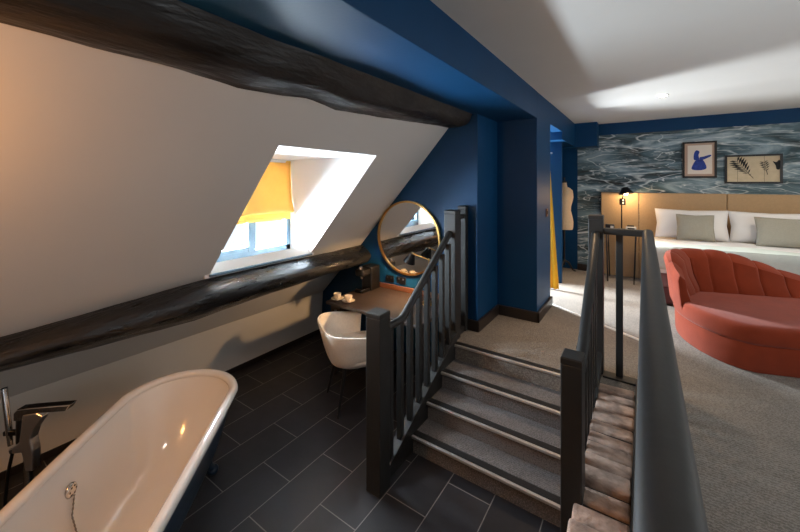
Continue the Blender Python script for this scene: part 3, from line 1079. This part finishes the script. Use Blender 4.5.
ch = MB()
dens = []
for a_, b_ in zip(pts, pts[1:]):
    L = (b_ - a_).length
    k = max(1, int(L / 0.008))
    dens += [a_.lerp(b_, i / k) for i in range(k)]
ch.tube(dens, [0.0022 if i % 2 else 0.0040 for i in range(len(dens))], 8)
ch.build('plug_chain', M['plug_chain'], BT, smooth=60)

# ------------------------------------------------------------------ floor-standing bath filler
TX, TY = -2.44, 0.385
tp = thing('bath_filler', 'chrome floor-standing bath tap with hand shower beside the bath', 'tap', (TX, TY, 0))
e1 = Vector((0.823, 0.568, 0))      # towards the bath's far end
e2 = Vector((0.568, -0.823, 0))     # towards the bath
cpt = Vector((TX, TY, 0))
MB().lathe([(0, 0), (0.05, 0), (0.05, 0.012), (0.02, 0.016), (0, 0.016)], (TX, TY, 0), 24).build('floor_flange', M['chrome'], tp)
MB().tube([(TX, TY, 0.01), (TX, TY, 0.60)], 0.019, 16).build('riser', M['chrome'], tp)


def slabpath(pts, w_, h_):
    m = MB()
    pr = [(w_ / 2 * sx, h_ / 2 * sy) for sx, sy in ((-1, -1), (1, -1), (1, 1), (-1, 1))]
    return m.tube(pts, 0, prof=pr)




def plate(poly, half):
    m = MB()
    n_ = len(poly)
    fr_ = [cpt + e1 * a_ + e2 * half + Vector((0, 0, z_)) for a_, z_ in poly]
    bk_ = [cpt + e1 * a_ - e2 * half + Vector((0, 0, z_)) for a_, z_ in poly]
    return m.add(fr_ + bk_, [tuple(range(n_)), tuple(range(n_, 2 * n_))[::-1]] + [(i, (i + 1) % n_, n_ + (i + 1) % n_, n_ + i) for i in range(n_)])


plate([(-0.009, 0.745), (-0.026, 0.614), (-0.061, 0.588), (-0.061, 0.557), (-0.014, 0.562), (0.004, 0.475), (0.040, 0.475), (0.040, 0.57),
       (0.028, 0.626), (0.045, 0.678), (0.088, 0.736), (0.058, 0.752)], 0.021).build('mixer_body', M['satin'], tp, smooth=0, bevel=0.006, bseg=3)
plate([(-0.052, 0.715), (-0.052, 0.752), (-0.034, 0.770), (0.03, 0.777), (0.218, 0.792), (0.196, 0.762), (0.055, 0.752), (-0.006, 0.742), (-0.012, 0.715)], 0.022).build('lever', M['chrome'], tp, smooth=0, bevel=0.004, bseg=3)
MB().lathe([(0, 0.60), (0.019, 0.60), (0.020, 0.61), (0.020, 0.73), (0, 0.735)], cpt - e1 * 0.034, 18).build('diverter', M['black_gloss'], tp)
slabpath([cpt - e1 * 0.115 + Vector((0, 0, 0.645)), cpt - e1 * 0.01 + Vector((0, 0, 0.650))], 0.022, 0.022).build('bracket', M['black_metal'], tp, smooth=0, bevel=0.004)
slabpath([cpt - e1 * 0.085 + Vector((0, 0, 0.560)), cpt + e1 * 0.0 + Vector((0, 0, 0.585))], 0.026, 0.026).build('hose_outlet', M['chrome'], tp, smooth=0, bevel=0.006)
hs = MB().tube([cpt - e1 * 0.088 + Vector((0, 0, 0.585)), cpt - e1 * 0.095 + Vector((0, 0, 0.66)), cpt - e1 * 0.118 + Vector((0, 0, 0.860))], [0.010, 0.013, 0.013], 14).build('hand_shower', M['chrome'], tp)
MB().tube([cpt - e1 * 0.075 + Vector((0, 0, 0.56)), cpt - e1 * 0.10 + Vector((0, 0, 0.45)), cpt - e1 * 0.115 + Vector((0, 0, 0.30)), cpt - e1 * 0.08 + Vector((0, 0, 0.16)), cpt - e1 * 0.02 + Vector((0, 0, 0.22)), cpt + Vector((0, 0, 0.40))], 0.007, 10).build('hose', M['black_metal'], tp, smooth=60)

# ------------------------------------------------------------------ bedroom: headboard, bed, bedding
HZ = 1.708
hb = thing('headboard', 'wide tan upholstered headboard of three panels across the bedroom wall', 'headboard', (0.6, 6.1, ZF))
for a_, b_ in ((-0.53, -0.058), (-0.058, 0.867), (0.867, 1.80), (1.80, 2.30)):
    MB().box(a_ + 0.002, b_ - 0.002, 6.045, 6.111, ZF, HZ).build('panel', M['headboard'], hb, smooth=0, bevel=0.012, bseg=3)

BX0, BX1, BY0, BY1 = 0.085, 1.66, 4.87, 6.03
bed = thing('double_bed', 'double bed with mauve upholstered base standing against the tan headboard', 'bed', (0.88, 5.3, ZF))
MB().box(BX0 + 0.03, BX1, BY0, BY1, ZF + 0.02, ZF + 0.20).build('lower_base', M['bedbase2'], bed, smooth=0, bevel=0.02, bseg=3)
MB().box(BX0 + 0.03, BX1, BY0, BY1, ZF + 0.20, ZF + 0.36).build('upper_base', M['bedbase'], bed, smooth=0, bevel=0.02, bseg=3)
MB().box(BX0 + 0.02, BX1, BY0 + 0.01, BY1, ZF + 0.36, ZF + 0.615).build('mattress', M['linen'], bed, smooth=0, bevel=0.04, bseg=4)
for lx in (BX0 + 0.08, BX1 - 0.08):
    for ly in (BY0 + 0.08, BY1 - 0.08):
        MB().box(lx - 0.025, lx + 0.025, ly - 0.025, ly + 0.025, ZF, ZF + 0.03).build('foot', M['black_metal'], bed, smooth=0)


def cover(name, x0, x1, y0, y1, ztop, zhem, thick, m, seed, wav=0.006, nx=40, ny=34, parent=None):
    """a cloth laid over the bed and hanging at left, right and foot"""
    rows = []
    dl_ = ztop - zhem
    xs = [x0 - 0.0, ]
    prof = []          # (x, z) across
    for t in [i / 6 for i in range(7)]:
        prof.append((x0 - 0.015 + 0.006 * t, zhem + (dl_ - 0.04) * t))
    prof += [(x0 + 0.003, ztop - 0.02), (x0 + 0.016, ztop - 0.006), (x0 + 0.04, ztop)]
    for t in [i / nx for i in range(1, nx)]:
        prof.append((x0 + 0.04 + (x1 - x0 - 0.08) * t, ztop + 0.012 * sin(pi * t)))
    prof += [(x1 - 0.04, ztop), (x1 - 0.016, ztop - 0.006), (x1 - 0.003, ztop - 0.02)]
    for t in [1 - i / 6 for i in range(7)]:
        prof.append((x1 + 0.015 - 0.006 * t, zhem + (dl_ - 0.04) * t))
    for j in range(-6, ny + 1):
        y = y0 + (y1 - y0) * max(0, j) / ny
        zcap = 9 if j >= 0 else zhem + (dl_ - 0.012) * (j + 6) / 5.2
        row = []
        for (x, z) in prof:
            z = min(z, zcap)
            if j < 0:
                y = y0 - 0.012 * smoothstep((ztop - z) / 0.03)
            top = smoothstep((z - (ztop - 0.05)) / 0.05)
            nz = noise.noise(Vector((x * 3.2 + seed, y * 3.2, 0))) * wav * 1.4 * top
            nx_ = noise.noise(Vector((z * 3 + seed, y * 9, 3))) * wav * 1.2 * (1 - top) * (1 if x > (x0 + x1) / 2 else -1)
            row.append((x + nx_, y, z + nz))
        rows.append(row)
    o = MB().grid(rows).build(name, m, parent, smooth=70)
    s = o.modifiers.new('solid', 'SOLIDIFY')
    s.thickness = thick
    s.offset = 0
    return o


BTOP = ZF + 0.615
dv = cover('duvet', BX0, BX1, BY0 + 0.005, BY1 - 0.26, BTOP + 0.003, ZF + 0.36, 0.016, M['linen'], 1.0, 0.012)
tag(dv, 'smooth white duvet spread over the double bed behind the rust chaise', 'duvet')
thr = cover('bed_throw', BX0 - 0.035, BX1 + 0.035, BY0 - 0.0, BY0 + 0.28, BTOP + 0.030, ZF + 0.40, 0.010, M['throw'], 5.0, 0.008)
tag(thr, 'pale sage green throw laid across the foot of the white bed', 'throw')


def pillow(name, w_, h_, t_, m, label, cat, group, loc, tilt, seed, yaw=0.0):
    n1, n2 = 22, 18
    top, bot = [], []
    for j in range(n2 + 1):
        r1, r2 = [], []
        for i in range(n1 + 1):
            u, v = 2 * i / n1 - 1, 2 * j / n2 - 1
            pu, pv = u * (1 - 0.07 * (1 - v * v) * 0 - 0.06 * (1 - abs(v)) * abs(u) ** 3), v * (1 - 0.08 * (1 - abs(u)) * abs(v) ** 3)
            fat = (max(0, 1 - abs(u) ** 2.6) * max(0, 1 - abs(v) ** 2.6)) ** 0.5
            wr = noise.noise(Vector((u * 2.2 + seed, v * 2.2, 1))) * 0.12
            x, z = pu * w_ / 2, pv * h_ / 2
            yy = t_ / 2 * fat * (1 + wr) + 0.003
            r1.append((x, -yy, z))
            r2.append((x, yy, z))
        top.append(r1)
        bot.append(r2)
    b = MB().grid(top).grid(bot)
    k = n1 + 1
    o2 = k * (n2 + 1)
    edge = [i for i in range(k)] + [k * j + n1 for j in range(1, n2 + 1)] + [k * n2 + i for i in range(n1 - 1, -1, -1)] + [k * j for j in range(n2 - 1, 0, -1)]
    for p, q in zip(edge, edge[1:] + edge[:1]):
        b.f.append((p, q, q + o2, p + o2))
    o = b.build(name, m, smooth=70)
    o.location = loc
    o.rotation_euler = (tilt, 0, yaw)
    tag(o, label, cat, group)
    return o


PB = BTOP + 0.01
pillow('pillow', 0.74, 0.39, 0.17, M['linen'], 'white pillow at the lamp side of the bed, behind a grey cushion', 'pillow', 'white pillows on the bed', (0.49, 5.86, PB + 0.195), -0.28, 1.3)
pillow('pillow', 0.76, 0.39, 0.17, M['linen'], 'white pillow at the right side of the bed under the leaf picture', 'pillow', 'white pillows on the bed', (1.235, 5.86, PB + 0.192), -0.28, 4.1)
pillow('cushion', 0.37, 0.33, 0.13, M['grey_cushion'], 'small grey linen cushion propped on the pillow nearest the lamp', 'cushion', 'grey cushions on the bed', (0.52, 5.665, PB + 0.175), -0.30, 7.7)
pillow('cushion', 0.62, 0.34, 0.13, M['grey_cushion'], 'long grey linen cushion propped on the right-hand pillow', 'cushion', 'grey cushions on the bed', (1.36, 5.665, PB + 0.172), -0.30, 9.2)

# ------------------------------------------------------------------ bedside table and things on it
NTZ = 1.185
nt_ = thing('bedside_table', 'small black bedside table with thin metal legs beside the bed', 'table', (-0.27, 5.80, ZF))
MB().box(-0.47, -0.05, 5.62, 5.98, NTZ - 0.022, NTZ).build('table_top', M['black_metal'], nt_, smooth=0, bevel=0.004)
for sx in (-1, 1):
    for sy in (-1, 1):
        MB().tube([(-0.26 + sx * 0.17, 5.80 + sy * 0.14, NTZ - 0.02), (-0.26 + sx * 0.15, 5.80 + sy * 0.17, ZF)], 0.008, 8).build('leg', M['black_metal'], nt_)
bl_ = thing('bedside_lamp', 'lit black bedside lamp with cone shade in front of the tan headboard', 'lamp', (-0.26, 5.90, NTZ))
MB().lathe([(0, 0), (0.055, 0), (0.055, 0.012), (0.045, 0.018), (0, 0.018)], (-0.26, 5.90, NTZ), 24).build('base', M['black_metal'], bl_)
MB().tube([(-0.26, 5.90, NTZ + 0.01), (-0.26, 5.90, 1.60), (-0.235, 5.90, 1.69)], 0.008, 10).build('stem', M['black_metal'], bl_)
s0, s1 = Vector((-0.222, 5.895, 1.785)), Vector((-0.205, 5.885, 1.692))
MB().tube([s0, s0.lerp(s1, 0.15), s1], [0.034, 0.046, 0.094], 28, cap=False).build('shade', M['black_metal'], bl_)
lb = s0.lerp(s1, 0.86)
MB().lathe([(0, -0.03), (0.018, -0.024), (0.028, -0.004), (0.022, 0.016), (0.012, 0.03), (0, 0.032)], lb, 16).build('bulb', M['bulb'], bl_)
point('bedside_lamp_light', tuple(s1 + Vector((0, 0, -0.012))), 13, (1.0, 0.66, 0.34), 0.03)
sp = thing('switch_plate', 'dark switch plate with two white buttons on the headboard behind the lamp', 'switch', (-0.255, 6.05, 1.575))
MB().box(-0.292, -0.218, 6.035, 6.046, 1.53, 1.625).build('plate', M['black_metal'], sp, smooth=0, bevel=0.004)
for z in (1.558, 1.598):
    MB().box(-0.272, -0.238, 6.028, 6.036, z - 0.011, z + 0.011).build('button', M['display'], sp, smooth=0, bevel=0.002)
ck = thing('alarm_clock', 'small black alarm clock at the left of the bedside table', 'clock', (-0.39, 5.76, NTZ))
MB().box(-0.45, -0.34, 5.73, 5.79, NTZ, NTZ + 0.085).build('case', M['black_gloss'], ck, smooth=0, bevel=0.012, bseg=3)
MB().box(-0.385, -0.348, 5.726, 5.731, NTZ + 0.02, NTZ + 0.065).build('face', M['display'], ck, smooth=0)
rd = thing('bedside_radio', 'pale boxy radio with dark front at the right of the bedside table', 'radio', (-0.15, 5.76, NTZ))
MB().box(-0.205, -0.085, 5.73, 5.80, NTZ, NTZ + 0.065).build('case', M['display'], rd, smooth=0, bevel=0.012, bseg=3)
MB().box(-0.185, -0.105, 5.726, 5.731, NTZ + 0.014, NTZ + 0.05).build('grille', M['black_metal'], rd, smooth=0)
MB().box(-0.19, -0.11, 5.75, 5.78, NTZ + 0.065, NTZ + 0.085).build('handle', M['black_metal'], rd, smooth=0, bevel=0.004)


# ------------------------------------------------------------------ pictures
def picture(x0, x1, z0, z1, label, y=6.108):
    t = thing('framed_picture', label, 'picture', ((x0 + x1) / 2, y, (z0 + z1) / 2), 0, 'framed pictures above the headboard')
    f_ = 0.022
    fr = MB()
    fr.box(x0, x1, y - 0.03, y, z0, z0 + f_).box(x0, x1, y - 0.03, y, z1 - f_, z1)
    fr.box(x0, x0 + f_, y - 0.03, y, z0 + f_, z1 - f_).box(x1 - f_, x1, y - 0.03, y, z0 + f_, z1 - f_)
    fr.build('frame', M['frame_black'], t, smooth=0)
    return t


pc = picture(0.428, 0.776, 1.915, 2.395, 'upright black-framed blue abstract print above the headboard')
MB().box(0.45, 0.754, 6.092, 6.104, 1.937, 2.373).build('slip', M['mount_tan'], pc, smooth=0)
MB().box(0.482, 0.728, 6.086, 6.093, 1.967, 2.345).build('paper', M['mount'], pc, smooth=0)


def blob(b, cx, cz, pts, y0, y1):
    poly = []
    n = len(pts)
    for i in range(n):
        p0, p1, p2, p3 = [Vector(pts[(i + k) % n]) for k in (-1, 0, 1, 2)]
        for j in range(5):
            t = j / 5
            q = 0.5 * ((2 * p1) + (p2 - p0) * t + (2 * p0 - 5 * p1 + 4 * p2 - p3) * t * t + (3 * p1 - p0 - 3 * p2 + p3) * t ** 3)
            poly.append((cx + q.x, cz + q.y))
    b.prism(poly, y0, y1)


ab = MB()
blob(ab, 0.600, 2.12, [(-0.075, -0.09), (0.0, -0.105), (0.07, -0.085), (0.062, -0.02), (0.03, 0.035), (-0.03, 0.03), (-0.065, -0.03)], 6.0845, 6.0865)
blob(ab, 0.575, 2.205, [(-0.028, -0.05), (0.022, -0.045), (0.018, 0.01), (0.028, 0.055), (-0.005, 0.075), (-0.028, 0.03)], 6.0845, 6.0865)
blob(ab, 0.655, 2.185, [(-0.05, -0.03), (-0.02, -0.035), (0.06, 0.01), (0.055, 0.03), (-0.01, 0.01), (-0.05, 0.0)], 6.0845, 6.0865)
ab.build('blue_shapes', M['ink_blue'], pc, smooth=0)

pl = picture(0.852, 1.368, 1.84, 2.20, 'wide black-framed botanical picture of dark fern leaves on parchment')
MB().box(0.874, 1.346, 6.092, 6.104, 1.862, 2.178).build('paper', M['parchment'], pl, smooth=0)
for xs_ in (0.972, 1.212):
    MB().box(xs_ - 0.0012, xs_ + 0.0012, 6.0912, 6.0925, 1.862, 2.178).build('fold_line', M['ink_black'], pl, smooth=0)


def frond(b, base, tip, width, n, y0=6.089, y1=6.0925):
    base, tip = Vector(base), Vector(tip)
    d = tip - base
    L = d.length
    d.normalize()
    nn = Vector((-d.y, d.x))
    b.prism([tuple(base - nn * 0.003), tuple(tip), tuple(base + nn * 0.003)], y0, y1)
    for i in range(n):
        t = 0.16 + 0.80 * i / n
        c = base + d * (L * t)
        wl = width * sin(pi * min(1, (1 - t) * 1.05 + 0.08)) ** 0.8
        for s in (-1, 1):
            e = c + nn * (s * wl) + d * (wl * 0.75)
            m1 = c + nn * (s * wl * 0.5) + d * (wl * 0.26)
            m2 = c + nn * (s * wl * 0.40) + d * (wl * 0.56)
            b.prism([tuple(c), tuple(m1), tuple(e), tuple(m2)], y0, y1)


fb = MB()
frond(fb, (1.115, 1.905), (0.945, 2.15), 0.085, 8)
fb.build('large_fern', M['ink_black'], pl, smooth=0)
fb = MB()
frond(fb, (1.24, 1.95), (1.205, 2.12), 0.045, 6)
fb.build('small_fern', M['ink_black'], pl, smooth=0)
fb = MB()
blob(fb, 1.335, 2.07, [(-0.05, 0.04), (-0.02, 0.03), (0.008, 0.055), (0.009, -0.05), (-0.018, -0.055), (-0.026, -0.01)], 6.089, 6.0925)
fb.build('dark_leaf', M['ink_black'], pl, smooth=0)

# ------------------------------------------------------------------ chaise longue
PH = radians(18)
CC = Vector((0.545, 3.976))
CS = thing('chaise_lounge', 'rust velvet chaise with channelled curved back standing before the bed', 'chaise', (0.545, 3.976, ZF), PH)
# local: u along the chaise (+ to the right of the photo), v to the back
UE, EL, HV, ER = 0.0, 0.283, 0.50, 0.45
UR = 0.80


def chaise_outline(g, seg=84):
    pts = []
    for i in range(seg):
        a = 2 * pi * i / seg
        ca, sa = cos(a), sin(a)
        if ca < 0:
            u = EL * g * ca
        else:
            u = UR * min(1, ca * 4) + ER * g * ca
        pts.append((u, HV * g * sa))
    return pts


rows = []
for g, z in ((0.90, 0.0), (0.965, 0.004), (0.985, 0.03), (0.995, 0.12), (1.0, 0.195), (0.985, 0.205)):
    rows.append([(u, v, z) for u, v in chaise_outline(g)])
MB().grid(rows, closeu=True, cap=True).build('base', M['velvet'], CS, smooth=50, local=True)
rows = []
for g, z in ((0.97, 0.200), (1.015, 0.206), (1.035, 0.225), (1.035, 0.285), (1.02, 0.312), (0.985, 0.330), (0.90, 0.338), (0.5, 0.342)):
    rows.append([(u, min(v, HV * 0.97), z) for u, v in chaise_outline(g)])
MB().grid(rows, closeu=True, cap=True).build('seat_cushion', M['velvet'], CS, smooth=50, local=True)
# back: path round the left end, along the rear, sinking to the right
path = []
for i in range(41):
    a = radians(182 - 92 * i / 40)
    path.append((EL * 1.02 * cos(a), HV * 1.02 * sin(a)))
for i in range(1, 46):
    path.append((0.98 * i / 45, HV * 1.02))
cum = [0]
for p, q in zip(path, path[1:]):
    cum.append(cum[-1] + sqrt((p[0] - q[0]) ** 2 + (p[1] - q[1]) ** 2))
tot = cum[-1]
NCH = 9
bk = MB()
rows = []
res = 240
edges_s = [0, 0.20, 0.39, 0.57, 0.76, 0.95, 1.14, 1.33, tot]
seams = []
for k in range(res + 1):
    s = tot * k / res
    for i in range(len(cum) - 1):
        if cum[i + 1] >= s - 1e-9:
            break
    t = (s - cum[i]) / max(1e-9, cum[i + 1] - cum[i])
    px = path[i][0] + (path[i + 1][0] - path[i][0]) * t
    py = path[i][1] + (path[i + 1][1] - path[i][1]) * t
    tx, ty = path[i + 1][0] - path[i][0], path[i + 1][1] - path[i][1]
    L = sqrt(tx * tx + ty * ty)
    nx_, ny_ = -ty / L, tx / L           # outward
    for e0, e1_ in zip(edges_s, edges_s[1:]):
        if s <= e1_ + 1e-9:
            break
    fr = (s - e0) / (e1_ - e0)
    puff = sqrt(max(0.0, 1 - (2 * fr - 1) ** 2)) ** 0.6
    f = s / tot
    top = 0.56 + 0.135 * smoothstep((s + 0.02) / 0.40) - 0.24 * smoothstep((s - 0.78) / (tot + 0.1 - 0.78))
    th = 0.028 + 0.095 * smoothstep(s / 0.42)
    pf = 0.020 * puff
    row = []
    lean = 0.05 * smoothstep(s / 0.5) + 0.035
    for (off, z) in ((-0.02, 0.19), (0.35 * lean, 0.30), (0.7 * lean, top - 0.16), (lean, top - 0.05)):
        row.append((px + nx_ * (off + pf * 0.3), py + ny_ * (off + pf * 0.3), z))
    for (off, z) in ((lean - 0.008, top - 0.016), (lean - th * 0.4, top + 0.006 - 0.016 * (1 - puff)), (lean - th * 0.8, top - 0.010 - 0.016 * (1 - puff))):
        row.append((px + nx_ * off, py + ny_ * off, z + 0.4 * pf))
    for (off, fz) in ((lean - th - 0.012, 0.84), (0.6 * lean - th - 0.012, 0.5), (-th - 0.015, 0.22), (-th - 0.02, 0.0)):
        row.append((px + nx_ * (off - 1.3 * pf), py + ny_ * (off - 1.3 * pf), 0.28 + (top - 0.28) * fz))
    rows.append(row)
bk.grid(rows, closeu=True, cap=True)
bk.build('channelled_back', M['velvet'], CS, smooth=32, local=True)
for u, v in ((-0.15, -0.25), (-0.15, 0.25), (1.3, -0.3), (1.3, 0.3)):
    pass

# ------------------------------------------------------------------ dressing alcove: curtain and dress form
cu = thing('curtain', 'yellow curtain gathered beside the dress form, seen past the blue pillar', 'curtain', (-1.2, 4.80, ZF))
rows = []
for k in range(15):
    f = k / 14
    z = 2.215 - (2.215 - ZF - 0.012) * f
    xr = -0.998 + 0.118 * f
    row = []
    for j in range(57):
        t = j / 56
        am = 0.006 + 0.009 * f
        row.append((-1.10 + (xr + 1.10) * t, 4.80 + am * sin(t * 2 * pi * 3.5), z))
    rows.append(row)
o = MB().grid(rows).build('cloth', M['yellow_curtain'], cu, smooth=70)
o.modifiers.new('solid', 'SOLIDIFY').thickness = 0.004
MB().tube([(-1.15, 4.80, 2.228), (-0.96, 4.80, 2.228)], 0.010, 10).build('curtain_pole', M['steel'], cu)

mq = thing('dress_form', 'cream dressmaker dress form on a dark stand in the blue alcove', 'dress form', (-1.005, 5.88, ZF))
prof = [(0.0, 0.665, 0.0), (0.115, 0.665, 0.10), (0.125, 0.70, 0.105), (0.128, 0.78, 0.105), (0.115, 0.86, 0.095), (0.092, 0.95, 0.078), (0.095, 1.01, 0.08),
        (0.115, 1.09, 0.10), (0.128, 1.15, 0.115), (0.125, 1.20, 0.10), (0.118, 1.255, 0.078), (0.085, 1.29, 0.06), (0.045, 1.31, 0.045), (0.036, 1.345, 0.038), (0.036, 1.375, 0.038), (0.0, 1.38, 0.0)]
rows = []
for rx_, z, ry_ in prof:
    rows.append([(-1.005 + rx_ * cos(t), 5.88 + ry_ * sin(t) - (0.03 * math.exp(-((z - 1.15) / 0.06) ** 2) * max(0, -sin(t)) * (1 + 0.5 * abs(cos(t)))), ZF + z - 0.02) for t in [i * 2 * pi / 36 for i in range(36)]])
MB().grid(rows, closeu=True).build('torso', M['dress'], mq, smooth=70)
MB().lathe([(0, 0), (0.038, 0), (0.036, 0.02), (0.012, 0.03), (0.010, 0.06), (0.016, 0.075), (0.0, 0.09)], (-1.005, 5.88, ZF + 1.355), 16).build('neck_cap', M['frame_black'], mq)
MB().tube([(-1.005, 5.88, ZF + 0.10), (-1.005, 5.88, ZF + 0.66)], 0.014, 12).build('pole', M['frame_black'], mq)
for k in range(3):
    a = radians(20 + 120 * k)
    MB().tube([(-1.005, 5.88, ZF + 0.17), (-1.005 + 0.06 * cos(a), 5.88 + 0.06 * sin(a), ZF + 0.14), (-1.005 + 0.12 * cos(a), 5.88 + 0.12 * sin(a), ZF + 0.03), (-1.005 + 0.16 * cos(a), 5.88 + 0.16 * sin(a), ZF + 0.012)],
              [0.018, 0.015, 0.012, 0.011], 10).build('leg', M['frame_black'], mq)

# light switch on the pillar
ls = thing('light_switch', 'small copper light switch on the side of the blue pillar', 'switch', (-0.855, 3.99, 1.53))
MB().box(-0.857, -0.846, 3.95, 4.03, 1.49, 1.575).build('plate', M['copper'], ls, smooth=0, bevel=0.003)
MB().box(-0.847, -0.841, 3.98, 4.0, 1.515, 1.55).build('rocker', M['black_gloss'], ls, smooth=0, bevel=0.001)

# ceiling downlight
dn = thing('ceiling_downlight', 'small round lit downlight recessed in the white bedroom ceiling', 'light', (0.158, 4.45, ZC))
MB().lathe([(0.030, 0.002), (0.046, 0.002), (0.046, -0.004), (0.032, -0.006), (0.030, -0.002)], (0.158, 4.45, ZC), 28, cap=False).build('bezel', M['white_reveal'], dn)
MB().lathe([(0, -0.014), (0.020, -0.013), (0.033, -0.007), (0.033, 0.003), (0, 0.003)], (0.158, 4.45, ZC - 0.001), 24).build('lamp', M['bulb_cool'], dn)
spot('ceiling_downlight_light', (0.158, 4.45, ZC - 0.05), (0.158, 4.45, 0), 22, (1.0, 0.85, 0.65), 110, 0.8)
